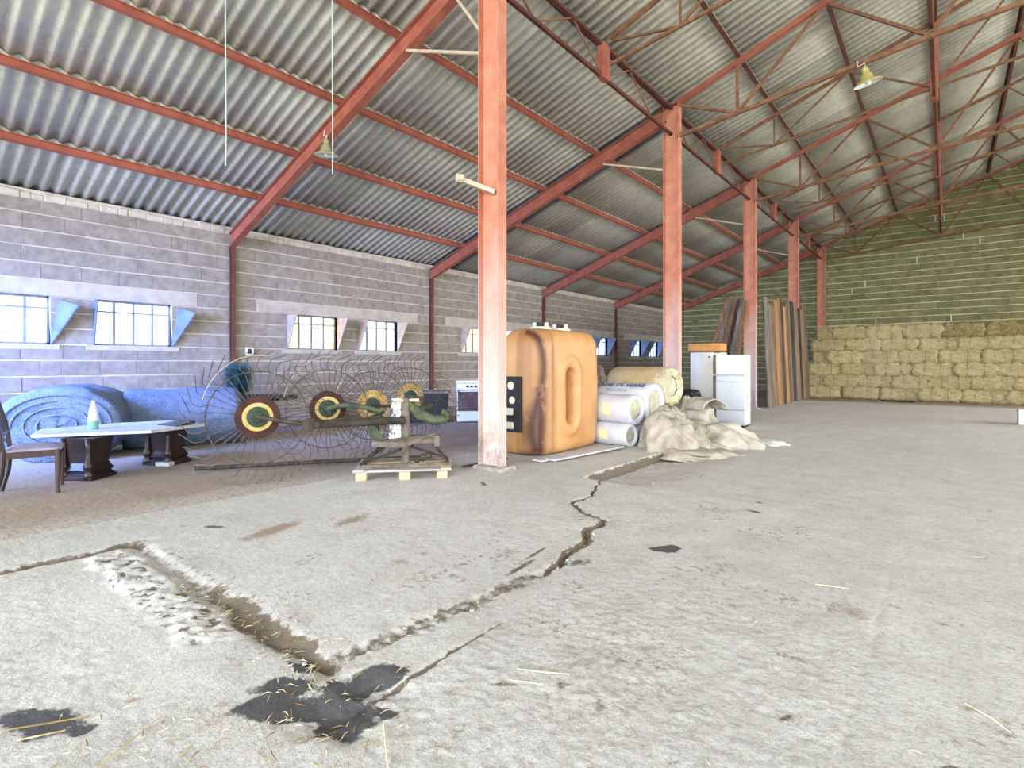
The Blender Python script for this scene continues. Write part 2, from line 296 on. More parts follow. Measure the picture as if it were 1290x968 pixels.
# ------------------------------------------------------------------ mesh helpers
class MB:
    def __init__(s): s.v = []; s.f = []; s.mi = []; s.cur = 0
    def add(s, vs, fs):
        o_ = len(s.v); s.v += [tuple(q) for q in vs]; s.f += [tuple(i + o_ for i in f) for f in fs]; s.mi += [s.cur] * len(fs); return s
    def hexa(s, p):  # 8 points: bottom 4 ccw, top 4 ccw
        return s.add(p, [(3, 2, 1, 0), (4, 5, 6, 7), (0, 1, 5, 4), (1, 2, 6, 5), (2, 3, 7, 6), (3, 0, 4, 7)])
    def box(s, x0, x1, y0, y1, z0, z1):
        return s.hexa([(x0, y0, z0), (x1, y0, z0), (x1, y1, z0), (x0, y1, z0), (x0, y0, z1), (x1, y0, z1), (x1, y1, z1), (x0, y1, z1)])
    def bbox(s, x0, x1, y0, y1, z0, z1, c=0.01):   # chamfered box
        X = (x0, x1); Y = (y0, y1); Z = (z0, z1); vs = []; idx = {}
        for i in (0, 1):
            for j in (0, 1):
                for k in (0, 1):
                    sx_, sy_, sz_ = (1 - 2 * i), (1 - 2 * j), (1 - 2 * k)
                    for a in range(3):
                        d = [c * sx_, c * sy_, c * sz_]; d[a] = 0
                        idx[(i, j, k, a)] = len(vs); vs.append((X[i] + d[0], Y[j] + d[1], Z[k] + d[2]))
        fs = []
        q = lambda *t: idx[t]
        for i in (0, 1):
            fs.append([q(i, 0, 0, 0), q(i, 1, 0, 0), q(i, 1, 1, 0), q(i, 0, 1, 0)])
            fs.append([q(0, i, 0, 1), q(1, i, 0, 1), q(1, i, 1, 1), q(0, i, 1, 1)])
            fs.append([q(0, 0, i, 2), q(1, 0, i, 2), q(1, 1, i, 2), q(0, 1, i, 2)])
        for a in (0, 1):
            for b_ in (0, 1):
                fs.append([q(a, b_, 0, 0), q(a, b_, 1, 0), q(a, b_, 1, 1), q(a, b_, 0, 1)])
                fs.append([q(a, 0, b_, 0), q(a, 1, b_, 0), q(a, 1, b_, 2), q(a, 0, b_, 2)])
                fs.append([q(0, a, b_, 1), q(1, a, b_, 1), q(1, a, b_, 2), q(0, a, b_, 2)])
                for k in (0, 1): fs.append([q(a, b_, k, 0), q(a, b_, k, 1), q(a, b_, k, 2)])
        return s.add(vs, fs)
    def bar(s, p0, p1, w_, h_, up=(0, 0, 1)):
        p0 = Vector(p0); p1 = Vector(p1); d = (p1 - p0).normalized(); up = Vector(up)
        if abs(d.dot(up)) > 0.98: up = Vector((0, 1, 0))
        sd = d.cross(up).normalized(); u = sd.cross(d)
        a, c = sd * w_ / 2, u * h_ / 2
        return s.hexa([p0 - a - c, p0 + a - c, p1 + a - c, p1 - a - c, p0 - a + c, p0 + a + c, p1 + a + c, p1 - a + c])
    def ibeam(s, p0, p1, w_, h_, up=(0, 0, 1), t=0.012, wt=0.01):
        p0 = Vector(p0); p1 = Vector(p1); d = (p1 - p0).normalized(); up = Vector(up)
        sd = d.cross(up).normalized(); u = sd.cross(d)
        for q in (-1, 1):
            off = u * q * (h_ - t) / 2; s.bar(p0 + off, p1 + off, w_, t, u)
        s.bar(p0, p1, wt, h_ - 2 * t, u); return s
    def tube(s, pts, r, n=6, caps=True):
        pts = [Vector(p) for p in pts]; rings = []; m = len(pts)
        rs = r if isinstance(r, (list, tuple)) else [r] * m
        u = None
        for i, p in enumerate(pts):
            d = (pts[min(i + 1, m - 1)] - pts[max(i - 1, 0)]).normalized()
            if u is None:
                u = d.orthogonal().normalized()
            else:
                u = (u - d * u.dot(d)); u = u.normalized() if u.length > 1e-6 else d.orthogonal().normalized()
            v = d.cross(u)
            rings.append([p + (u * math.cos(2 * math.pi * k / n) + v * math.sin(2 * math.pi * k / n)) * rs[i] for k in range(n)])
        vs = [q for rg in rings for q in rg]; fs = []
        for i in range(m - 1):
            for k in range(n):
                a = i * n + k; b_ = i * n + (k + 1) % n; fs.append((a, b_, b_ + n, a + n))
        if caps: fs.append(tuple(range(n - 1, -1, -1))); fs.append(tuple(range((m - 1) * n, m * n)))
        return s.add(vs, fs)
    def lathe(s, prof, n=24, c=(0, 0, 0), ax=(0, 0, 1)):
        ax = Vector(ax).normalized(); u = ax.orthogonal().normalized(); v = ax.cross(u); c = Vector(c); vs = []; fs = []
        for (r, z) in prof:
            for k in range(n):
                a = 2 * math.pi * k / n; vs.append(c + ax * z + (u * math.cos(a) + v * math.sin(a)) * max(r, 1e-4))
        for i in range(len(prof) - 1):
            for k in range(n):
                a = i * n + k; b_ = i * n + (k + 1) % n; fs.append((a, b_, b_ + n, a + n))
        return s.add(vs, fs)
    def mesh(s, name, mats, smooth=False):
        me = bpy.data.meshes.new(name); me.from_pydata(s.v, [], s.f); me.update()
        mats = mats if isinstance(mats, (list, tuple)) else [mats]
        for m_ in mats: me.materials.append(m_)
        if len(mats) > 1: me.polygons.foreach_set('material_index', s.mi)
        bm = bmesh.new(); bm.from_mesh(me); bmesh.ops.recalc_face_normals(bm, faces=bm.faces); bm.to_mesh(me); bm.free()
        if smooth: me.shade_smooth()
        return me
    def build(s, name, mats, parent=None, smooth=False, loc=None):
        return link(name, s.mesh(name, mats, smooth), parent, loc)

def link(name, me, parent=None, loc=None):
    ob = bpy.data.objects.new(name, me); COL.objects.link(ob)
    if parent is not None: ob.parent = parent
    if loc is not None: ob.location = loc
    return ob
def tag(ob, label=None, cat=None, group=None, kind=None):
    for k, v in (('label', label), ('category', cat), ('group', group), ('kind', kind)):
        if v: ob[k] = v
    return ob
def thing(name, label, cat, loc=(0, 0, 0), rz=0.0, group=None, kind=None):
    e = bpy.data.objects.new(name, None); COL.objects.link(e); e.location = loc; e.rotation_euler = (0, 0, rz); e.empty_display_size = 0.1
    return tag(e, label, cat, group, kind)
def copy_tree(o_, parent=None):
    c = o_.copy(); COL.objects.link(c)
    if parent is not None: c.parent = parent
    for ch in list(o_.children): copy_tree(ch, c)
    return c
ORD = ['first', 'second', 'third', 'fourth', 'fifth', 'sixth', 'seventh', 'eighth', 'ninth', 'tenth', 'eleventh', 'twelfth', 'thirteenth',
       'fourteenth', 'fifteenth', 'sixteenth', 'seventeenth', 'eighteenth']
def N3(x, y, z): return mnoise.noise(Vector((x, y, z)))

# ------------------------------------------------------------------ dimensions of the barn
XW = -10.81; XC = -4.03; XRIDGE = 3.73; XR = 2 * XRIDGE - XC; YF = 25.45
COLY = [4.57 + 5.16 * k for k in range(5)]
def zr(x):
    x = x if x <= XRIDGE else 2 * XRIDGE - x
    return 3.86 + 0.35 * (x - XW)
PURL = [-10.6, -9.63, -8.33, -7.03, -5.68, -4.15, -2.83, -1.50, -0.18, 1.12, 2.43, 3.66]

# ------------------------------------------------------------------ floor
SLABEDGE = [(-1.92, 1.14), (-1.86, 1.5), (-1.84, 1.9), (-1.78, 2.64), (-1.86, 2.85), (-1.88, 3.1), (-2.0, 3.3), (-1.99, 3.57), (-2.28, 3.68), (-2.50, 3.87), (-2.5, 4.2), (-2.72, 4.7), (-2.93, 5.2)]
def seg_dist(X, Y, pts):
    d = np.full(X.shape, 1e9)
    for (x0, y0), (x1, y1) in zip(pts[:-1], pts[1:]):
        dx, dy = x1 - x0, y1 - y0; t = np.clip(((X - x0) * dx + (Y - y0) * dy) / (dx * dx + dy * dy), 0, 1)
        d = np.minimum(d, np.hypot(X - x0 - t * dx, Y - y0 - t * dy))
    return d
def sst(a, b_, x):
    t = np.clip((x - a) / (b_ - a), 0, 1); return t * t * (3 - 2 * t)
def vnoise(X, Y, sc, seed=0, octs=4):
    out = np.zeros(X.shape); amp = 0.5; tot = 0
    rs = np.random.RandomState(seed)
    for k in range(octs):
        g = rs.rand(256, 256); x = X * sc + 17.3 * k + 40; y = Y * sc + 9.1 * k + 40
        xi = np.floor(x).astype(int); yi = np.floor(y).astype(int); fx = x - xi; fy = y - yi
        fx = fx * fx * (3 - 2 * fx); fy = fy * fy * (3 - 2 * fy)
        a = g[xi % 256, yi % 256]; b_ = g[(xi + 1) % 256, yi % 256]; c = g[xi % 256, (yi + 1) % 256]; d = g[(xi + 1) % 256, (yi + 1) % 256]
        out += amp * ((a * (1 - fx) + b_ * fx) * (1 - fy) + (c * (1 - fx) + d * fx) * fy); tot += amp; amp *= 0.5; sc *= 2
    return out / tot
def ell(X, Y, cx, cy, rx, ry, rot=0.0):
    c, s_ = math.cos(rot), math.sin(rot); dx, dy = X - cx, Y - cy
    return np.clip(1.3 - np.hypot((dx * c + dy * s_) / rx, (-dx * s_ + dy * c) / ry), 0, 1)

def floor_fields(X, Y):
    nf = vnoise(X, Y, 9, 3, 4); nb = vnoise(X, Y, 1.6, 5, 4); nh = vnoise(X, Y, 30, 41, 3); nq = vnoise(X, Y, 62, 43, 2)
    Xj = X + (vnoise(X, Y, 9, 21, 4) - .5) * 0.10; Yj = Y + (vnoise(X, Y, 9, 22, 4) - .5) * 0.10
    z = (nf - .5) * 0.006 + (nb - .5) * 0.012
    ed = seg_dist(X + (nf - .5) * .05 + (nh - .5) * .02, Y + (vnoise(X, Y, 9, 23, 4) - .5) * .05, SLABEDGE)
    ey = [p[1] for p in SLABEDGE]; exs = [p[0] for p in SLABEDGE]
    ex = np.interp(Yj, ey, exs)
    s_in = sst(-4.25, -4.05, X) * sst(1.02, 1.30, Yj) * sst(4.4, 3.6, Y) * sst(0.10, -0.10, Xj - ex)
    z = z + 0.007 * s_in
    # the broken slab edge: a rubbly ribbon near the corner, an open crack farther on
    rib = sst(0.085, 0.02, ed) * sst(2.75, 2.3, Y) * sst(1.0, 1.2, Y)
    crw = np.interp(Y, [2.4, 2.6, 3.0, 3.5, 3.9, 5.2], [.016, .022, .028, .025, .016, .008])
    crack = np.clip(1.25 - ed / crw, 0, 1) * sst(2.3, 2.6, Y)
    z = z - 0.03 * crack + rib * ((nh - .5) * .035 - .006)
    # trench between the kerb and the slab
    tw = np.interp(X, [-4.1, -3.4, -2.6, -2.3, -1.9], [0.04, 0.06, 0.085, 0.06, 0.05])
    tr = np.exp(-((Yj - 1.15) / tw) ** 2 * 1.6) * sst(-4.25, -4.0, X) * sst(-1.7, -1.95, X)
    z = z - 0.026 * tr
    # low rough kerb of broken mortar
    kb = sst(0.84, 0.90, Yj) * sst(1.10, 1.05, Yj) * sst(-4.2, -4.0, X) * sst(-2.3, -2.6, X)
    z = z + kb * (0.012 + (nh - .5) * 0.034 + (nf - .5) * .03)
    # wet hollow at the corner
    pit = np.maximum(ell(Xj, Yj, -1.62, 1.02, .17, .12, 0.6), ell(Xj, Yj, -1.66, 1.22, .13, .08, .4))
    z = z - 0.03 * pit + pit * (nh - .5) * .03
    # lower floor beside the ledge
    le = X + (nf - .5) * 0.03
    dip = sst(-2.985, -2.955, le) * sst(-2.0, -2.95, X) * sst(4.75, 5.1, Y) * sst(7.6, 6.9, Y)
    z = z - 0.11 * dip
    # joints
    z = z - 0.015 * np.exp(-((X + 4.84) / 0.02) ** 2)
    z = z - 0.03 * np.exp(-((Xj + 4.19) / 0.03) ** 2) * sst(1.3, 1.1, Y)
    jt = np.exp(-((X + .25 + (nf - .5) * .02) / 0.008) ** 2) * sst(1.2, 1.6, Y) * sst(5, 3.6, Y)
    sm = np.exp(-((X + 1.59 + (nf - .5) * .03) / 0.009) ** 2) * sst(2.1, 1.5, Y) * sst(.8, 1.1, Y)
    z = z - 0.004 * jt - .006 * sm
    coarse = sst(-1.62, -1.57, X + (nf - .5) * .05) * sst(3.4, 2.4, Y + (nb - .5) * 1.2) * sst(-.1, -.3, X)
    coarse = np.maximum(coarse, sst(.75, .55, Y) * sst(-.1, -.5, X))
    z = z + (nq - .5) * 0.008 * coarse + (nq - .5) * .002
    # masks
    big = vnoise(X, Y, 0.9, 31, 4); cl = vnoise(X, Y, 5, 33, 4)
    trd = (.55 + .9 * nf) * np.exp(-((Yj - 1.165) / (tw * 1.3)) ** 2 * 1.6) * sst(-4.25, -4.0, X) * sst(-1.7, -1.95, X)
    dirt = np.maximum(trd * np.clip(0.45 + 0.55 * sst(-3.4, -2.5, X), 0, 1), np.clip(1.9 - ed / crw, 0, 1) * sst(2.3, 2.6, Y))
    dirt = np.maximum(dirt, rib * (.35 + .5 * nh) + 0)
    dirt = np.maximum(dirt, np.exp(-((Yj - 1.24) / .12) ** 2) * sst(-4.1, -3.9, X) * sst(-2.1, -2.4, X) * .42)
    dirt = np.maximum(dirt, np.exp(-((Xj + 4.19) / 0.075) ** 2) * sst(1.4, 1.1, Y) * 0.8)
    dirt = np.maximum(dirt, np.exp(-((X + 4.84) / 0.025) ** 2) * 0.5)
    dirt = np.maximum(dirt, sst(-2.995, -2.97, le) * sst(-2.93, -2.955, le) * sst(4.8, 5.0, Y) * sst(7.2, 6.9, Y))
    dirt = np.maximum(dirt, np.maximum(jt * .62 * cl * 1.5, np.clip(sm * 2, 0, 1) * .85))
    dirt = np.maximum(dirt, kb * sst(.50, .38, nh) * .75)
    for (cx, cy, rx, ry, ro, a) in ((-4.14, 1.63, .13, .05, .3, .9), (-4.35, 1.5, .10, .03, .4, .5), (-3.55, 3.9, .16, .04, -.6, .8), (-2.0, 2.68, .02, .20, .12, .9), (-1.93, 2.45, .025, .22, .1, .9), (-1.72, 2.72, .06, .1, 0, .7), (-1.25, 4.9, .06, .05, 0, .7), (-1.75, 2.35, .03, .2, 0, .45),
                                 (-.42, 1.98, .055, .02, 1.1, .8), (.02, 2.05, .07, .022, .5, .9), (-1.28, 1.52, .13, .025, .75, .62), (-1.12, 1.66, .04, .06, .9, .55), (-4.12, 1.15, .12, .06, 0, .85), (-2.45, 1.10, .09, .05, .2, 1), (-1.55, 1.9, .02, .08, 0, .5), (-1.5, 1.75, .08, .02, .6, .5)):
        dirt = np.maximum(dirt, ell(X, Y, cx, cy, rx, ry, ro) * a)
    dirt = np.maximum(dirt, sst(.60, .72, cl) * .42 * sst(-4, -3, X))
    brown = np.zeros(X.shape)
    for (cx, cy, rx, ry, ro, a) in ((-3.72, 1.85, .11, .35, .25, .9), (-3.5, 2.35, .10, .28, .25, .75), (-5.7, 2.0, .75, 1.1, .2, .85), (-6.6, 2.9, .6, .8, 0, .6), (-2.15, 2.6, .10, .12, 0, .55), (-2.55, 2.05, .10, .08, .4, .6), (-1.05, 1.9, .5, .95, .35, .42), (-.37, 3.03, .13, .16, .4, .6), (-.9, 2.6, .5, .5, 0, .36), (-2.0, .75, .3, .15, 0, .35)):
        brown = np.maximum(brown, ell(X, Y, cx, cy, rx, ry, ro) * a)
    brown = np.maximum(brown, sst(18.4, 20.0, Y) * sst(-4.5, -3.5, X) * 0.85)
    brown = np.maximum(brown, sst(-4.86, -4.95, X) * 0.52 + sst(-4.9, -5.6, X) * .22)  # floor here darkened brown to stand in for dimmer light on the left
    wet = np.zeros(X.shape)
    for (cx, cy, rx, ry, ro, a) in ((-1.80, .92, .20, .09, .75, .95), (-1.66, 1.06, .16, .10, .3, 1), (-1.69, 1.27, .14, .085, .85, 1.05), (-1.55, 1.02, .15, .075, .75, .9), (-1.98, 1.08, .12, .04, .2, .8), (-1.90, .99, .15, .085, .6, .95), (-1.72, 1.13, .13, .07, .3, 1), (-1.50, 1.12, .10, .05, .5, .8), (-1.41, 3.29, .085, .13, -.6, 1), (-2.36, .36, .20, .09, .5, .85), (-2.2, .44, .10, .05, .5, .7), (-1.22, 4.55, .07, .05, 0, .7), (-1.70, 2.75, .06, .09, 0, .5)):
        wet = np.maximum(wet, ell(Xj, Yj, cx, cy, rx, ry, ro) * a)
    pale = s_in * sst(1.2, 1.45, Yj) * sst(.05, .2, ed) * 0.5 * (.6 + .8 * (big - .5)) + kb * 0.7 + sst(-4.2, -3.6, X) * sst(0.92, 0.8, Y) * sst(-1.9, -2.3, X) * sst(.25, .5, big) * 0.85 * sst(.2, .45, Y)
    pale = pale + sst(-4.83, -4.7, X) * sst(-4.0, -4.2, X) * 0.2 + sst(-.28, -.24, X) * .12
    pale = pale + sst(-2.97, -2.9, X) * sst(3, 4.5, Y) * .15
    pale = pale - coarse * .3
    return z, np.clip(dirt, 0, 1), np.clip(wet, 0, 1), np.clip(brown, 0, 1), np.clip(pale, 0, 1)

def lines(segs):
    out = []
    for a, b_, st in segs:
        n = max(1, int(round((b_ - a) / st))); out += [a + (b_ - a) * i / n for i in range(n)]
    out.append(segs[-1][1]); return np.array(out)
gx = lines([(-13, -7, .25), (-7, -4.4, .06), (-4.4, -3, .022), (-3, .5, .0145), (.5, 2, .05), (2, 13, .35)])
gy = lines([(-8, 0, .4), (0, .3, .04), (.3, 3, .0145), (3, 6, .028), (6, 8, .06), (8, YF + .2, .25)])
GX, GY = np.meshgrid(gx, gy, indexing='ij')
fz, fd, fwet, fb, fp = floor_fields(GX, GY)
me = bpy.data.meshes.new('floor'); nx, ny = GX.shape
co = np.stack([GX, GY, fz], -1).reshape(-1, 3)
ii = np.arange(nx * ny).reshape(nx, ny)
quads = np.stack([ii[:-1, :-1], ii[1:, :-1], ii[1:, 1:], ii[:-1, 1:]], -1).reshape(-1, 4)
me.vertices.add(len(co)); me.vertices.foreach_set('co', co.ravel().astype(np.float32))
me.loops.add(quads.size); me.loops.foreach_set('vertex_index', quads.ravel().astype(np.int32))
me.polygons.add(len(quads)); me.polygons.foreach_set('loop_start', (np.arange(len(quads)) * 4).astype(np.int32))
me.polygons.foreach_set('loop_total', np.full(len(quads), 4, np.int32))
me.update(calc_edges=True); me.validate()
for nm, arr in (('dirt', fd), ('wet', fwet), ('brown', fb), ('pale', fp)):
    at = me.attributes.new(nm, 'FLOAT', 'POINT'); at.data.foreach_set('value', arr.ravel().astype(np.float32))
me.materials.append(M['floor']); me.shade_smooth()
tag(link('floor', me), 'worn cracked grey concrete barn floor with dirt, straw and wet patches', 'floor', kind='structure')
def fl(x, y):
    return float(floor_fields(np.array([[x]]), np.array([[y]]))[0][0, 0])
tag(MB().box(-60, 60, -60, 80, -0.6, -0.25).build('ground', M['outside']), 'dry pale field outside the barn windows', 'ground', kind='structure')
for k, (hx, hy, hs_) in enumerate(((-17.5, 6.4, 1.0), (-19.0, 10.6, 1.3))):
    bm = bmesh.new(); bmesh.ops.create_icosphere(bm, subdivisions=4, radius=1.0)
    for v_ in bm.verts:
        d = v_.co.normalized(); v_.co = d * (1 + .35 * N3(d.x * 3 + k * 9, d.y * 3, d.z * 3) + .2 * N3(d.x * 11, d.y * 11, d.z * 11)) * hs_
        v_.co.z *= 1.25
    mm = bpy.data.meshes.new('bush'); bm.to_mesh(mm); bm.free(); mm.materials.append(M['outside_hedge'])
    tag(link('bush', mm, None, (hx, hy, hs_ * 1.0 - .3)), ['leafy bush outside, seen through the third window from the chair', 'taller leafy bush outside, beyond the fourth window from the chair'][k], 'bush')

# ------------------------------------------------------------------ left wall of concrete blocks
wl = thing('wall_left', 'long grey concrete block wall with a row of barred windows', 'wall', kind='structure')
WIN = [(0.72, 1.86), (2.42, 3.54), (5.72, 6.90), (7.48, 8.62), (10.92, 12.06), (12.7, 13.84), (16.2, 17.34), (18.3, 19.44), (21.42, 22.56), (23.2, 24.34)]
ZS, ZL = 1.5, 2.25
cb = MB(); xo, xi = XW - 0.2, XW - 0.012
cb.box(xo, xi, -8, -3.6, -.3, 3.86); cb.box(xo, xi, -3.6, -0.2, 2.6, 3.86)
cb.box(xo, xi, -0.2, YF + .2, -.3, ZS); cb.box(xo, xi, -0.2, YF + .2, ZL, 3.86)
edges = [-0.2] + [e for p in WIN for e in p] + [YF + .2]
for a, b_ in zip(edges[0::2], edges[1::2]): cb.box(xo, xi, a, b_, ZS, ZL)
cb.build('mortar_bed', M['mortar'], wl)
LINT = [(-0.1, 3.96), (5.08, 9.3), (10.3, 14.3), (15.6, 19.9), (20.9, 24.9)]
blocks = []
for c in range(15):
    z0 = c * .25; z1 = z0 + .25
    y = -0.2 - (0.25 if c % 2 else 0) - rnd.random() * .06
    cuts = []
    if ZS - .01 < z0 < ZL - .1: cuts = WIN
    if abs(z0 - ZL) < .01: cuts = LINT
    while y < YF:
        L = .5 if rnd.random() > .07 else .25
        a, b_ = y, min(y + L, YF + .1); y += L
        spans = [(max(a, -0.2), b_)]
        for (u, v_) in cuts:
            ns = []
            for (p, q) in spans:
                if q <= u or p >= v_: ns.append((p, q))
                else:
                    if p < u: ns.append((p, u))
                    if q > v_: ns.append((v_, q))
            spans = ns
        for (p, q) in spans:
            if q - p > .04: blocks.append((p, q, z0, z1))
def blk_mesh(lx, lz, depth=.05, g=.011, gv=.0015, mat=None, c=.004):
    return MB().bbox(-depth, 0, gv, lx - gv, g, lz - g, c).mesh('block', mat)
cache = {}
far = MB(); nblk = 0
blocks.sort(key=lambda b_: (b_[0] + b_[1]))
for (p, q, z0, z1) in blocks:
    if q > 1.0 and nblk < 292:
        key = round(q - p, 2)
        if key not in cache: cache[key] = blk_mesh(key, .25, mat=M['block'])
        ob = link('block', cache[key], wl, (XW - .001 * rnd.random() * 4, p, z0 + rnd.uniform(-.003, .003))); ob.rotation_euler = (rnd.uniform(-.004, .004), 0, rnd.uniform(-.006, .006)); nblk += 1
    else:
        far.bbox(XW - .05, XW - .003 * rnd.random(), p + .0015, q - .0015, z0 + .011, z1 - .011, .004)
far.build('far_blocks', M['block'], wl)['kind'] = 'stuff'
for (a, b_) in LINT:
    MB().bbox(XW - .05, XW + .004, a, b_, ZL, ZL + .24, .008).build('lintel', M['lintel'], wl)
for (a, b_) in WIN:
    MB().bbox(XW - .16, XW + .006, a - .12, b_ + .12, ZS - .09, ZS, .01).build('sill', M['lintel'], wl)
# cement dabbed over the top course under the roof sheets
mb = MB(); y = -0.1
while y < YF - .2:
    L = rnd.uniform(.12, .3); mb.bbox(XW - .1, XW + rnd.uniform(.0, .02), y, y + L, 3.70, 3.80 + rnd.uniform(0, .05), .02); y += L * .95
tag(mb.build('eaves_mortar', M['mortar'], wl), kind='stuff')

# ------------------------------------------------------------------ windows
WNAME = ['nearest the chair, cut by the picture edge', 'behind the plank table and the bottle', 'above the first rake wheels', 'above the third rake wheel', 'left of the nearest red column', 'hidden beyond the nearest column', 'behind the orange tank',
         'beyond the right edge of the orange tank', 'second from the far corner', 'closest to the far corner']
for k, (a, b_) in enumerate(WIN):
    if k in (5, 6): continue
    wd = thing('window_%d' % (k + 1), 'barred steel barn window in the block wall, ' + WNAME[k], 'window', kind='structure')
    X = XW - .11; fr = MB()
    fr.box(X - .02, X + .02, a, a + .03, ZS, ZL); fr.box(X - .02, X + .02, b_ - .03, b_, ZS, ZL)
    fr.box(X - .02, X + .02, a, b_, ZS, ZS + .03); fr.box(X - .02, X + .02, a, b_, ZL - .03, ZL)
    fr.build('frame', M['sash'], wd)
    n = 4; ztr = ZL - .185
    for i in range(1, n):
        yb = a + (b_ - a) * i / n; MB().box(X - .018, X + .025, yb - .018, yb + .018, ZS, ZL).build('mullion', M['sash'], wd)
    MB().box(X - .018, X + .022, a, b_, ztr - .013, ztr + .013).build('transom', M['sash'], wd)
    for i in range(n):
        y0 = a + (b_ - a) * i / n; y1 = a + (b_ - a) * (i + 1) / n
        if k < 2: gm = M['frost']
        elif k in (2, 3): gm = [M['amber_glass'], M['clear_glass'], M['clear_glass'], M['amber_glass']][i] if k == 2 else [M['clear_glass'], M['clear_glass'], M['amber_glass'], M['clear_glass']][i]
        elif k == 4: gm = M['amber_glass']
        else: gm = M['clear_glass']
        for (z0, z1) in ((ZS, ztr), (ztr, ZL)):
            MB().box(X - .008, X - .004, y0 + .01, y1 - .01, z0 + .01, z1 - .01).build('pane', gm, wd)
    cm = M['cheek'] if 2 <= k <= 4 else M['cheek_shade']  # cheek tone picked per window to mimic sun and shade
    pr = .40 if k > 1 else .22
    for side, yy in ((0, a - .02), (1, b_)):
        sp = .30 if (k < 2 and side) else 0.0
        c_ = MB(); t = .02; dz = .1 if sp else 0
        tri = [(XW - .12, yy, ZS), (XW + .01, yy, ZS), (XW + pr, yy + sp, ZL - .03 - dz), (XW - .12, yy, ZL - .01)]
        c_.hexa([p for p in tri] + [(p[0], p[1] + t, p[2]) for p in tri])
        c_.build('cheek', cm, wd)

# ------------------------------------------------------------------ far gable wall
wf = thing('wall_far', 'green stained concrete block gable wall behind the hay', 'wall', kind='structure')
g = MB()
for x0, x1 in ((-11.0, XRIDGE), (XRIDGE, 18.3)):
    za, zb = zr(x0) - .03, zr(x1) - .03
    g.hexa([(x0, YF + .012, -.3), (x1, YF + .012, -.3), (x1, YF + .25, -.3), (x0, YF + .25, -.3), (x0, YF + .012, za), (x1, YF + .012, zb), (x1, YF + .25, zb), (x0, YF + .25, za)])
g.build('mortar_bed', M['mortar_green'], wf)
stuff = MB(); nb = 0; cache = {}
for c in range(36):
    z0 = c * .25; x = -10.8 - (.25 if c % 2 else 0)
    while x < 9.0:
        L = .5 if rnd.random() > .05 else .25
        x0, x1 = max(x, -10.8), x + L; x += L
        if x1 - x0 < .1 or max(zr(x0), zr(x1)) < z0 + .02 : continue
        if min(zr(x0), zr(x1)) < z0 + .25 :
            zt = min(zr(x0), zr(x1)) - .03
            if zt > z0 + .05: stuff.box(x0 + .004, x1 - .004, YF, YF + .05, z0 + .009, zt)
            continue
        if x0 > -3.9 and x1 < 2.3 and z0 > 2.2 and nb < 292:
            key = round(x1 - x0, 2)
            if key not in cache: cache[key] = MB().bbox(.0015, key - .0015, 0, .05, .013, .237, .004).mesh('block', M['block_green'])
            link('block', cache[key], wf, (x0, YF - .004 * rnd.random(), z0 + rnd.uniform(-.004, .004))); nb += 1
        else: stuff.bbox(x0 + .0015, x1 - .0015, YF - .002 * rnd.random(), YF + .05, z0 + .013, z0 + .237, .004)
stuff.build('further_blocks', M['block_green'], wf)['kind'] = 'stuff'
# a few joints repointed in white
for (x, z) in ((-3.0, 4.0), (-2.55, 4.25), (-0.9, 5.0), (-.35, 6.5), (-.1, 6.5), (.45, 5.75), (.9, 5.5), (-2.2, 2.75), (0.1, 2.75)):
    MB().box(x, x + .03, YF - .012, YF + .01, z + .02, z + .23).build('white_pointing', M['wrap'], wf)['label'] = 'white pointing'

# ------------------------------------------------------------------ roof sheeting
PITCH = .177; SW = PITCH * 5
def sheet_mesh(L, name, mat):
    n = 5 * 8; vs = []; fs = []
    for j, (u, dz) in enumerate(((-.12, .022), (L, .0))):
        for i in range(n + 1):
            y = SW * i / n; vs.append((u, y, dz + .027 * math.cos(2 * math.pi * y / PITCH)))
    for i in range(n): fs.append((i, i + 1, n + 2 + i, n + 1 + i))
    # doubled skin: the 6 mm thickness shows at the lower edge
    m_ = len(vs); vs += [(x, y, z + .007) for (x, y, z) in vs]; fs += [tuple(q + m_ for q in reversed(f)) for f in list(fs)]
    for i in range(n): fs.append((i, m_ + i, m_ + i + 1, i + 1))
    b_ = MB(); b_.add(vs, fs); return b_.mesh(name, mat, True)
ang = math.atan(.35)
ce = thing('ceiling', 'underside of the corrugated fibre cement roof on red purlins', 'roof', kind='structure')
rows = list(zip([XW - .15] + PURL[1:11], PURL[1:11] + [PURL[11]]))
cnt = 0
YMIN = [0.1, 0.1, 0.1, .98, 1.87, 2.75, 2.75, 4.5, 5.4, 7.2, 8.95]
for r_, (xa, xb) in enumerate(rows):
    L = (xb - xa) / math.cos(ang); ms = sheet_mesh(L, 'roof_sheet', M['sheet_roof']); md = sheet_mesh(L, 'roof_sheet', M['sheet_dark'])
    y = .1; ki = 0
    while y < YF - .1:
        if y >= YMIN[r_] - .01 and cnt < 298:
            dark = any(.0 < (y - cy) < .75 for cy in COLY[:4]) and r_ <= 4 and rnd.random() < .9  # most sheets just past a rafter take the darker material
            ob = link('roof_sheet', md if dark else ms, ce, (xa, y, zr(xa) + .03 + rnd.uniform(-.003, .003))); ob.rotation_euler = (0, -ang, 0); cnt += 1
        y += SW; ki += 1
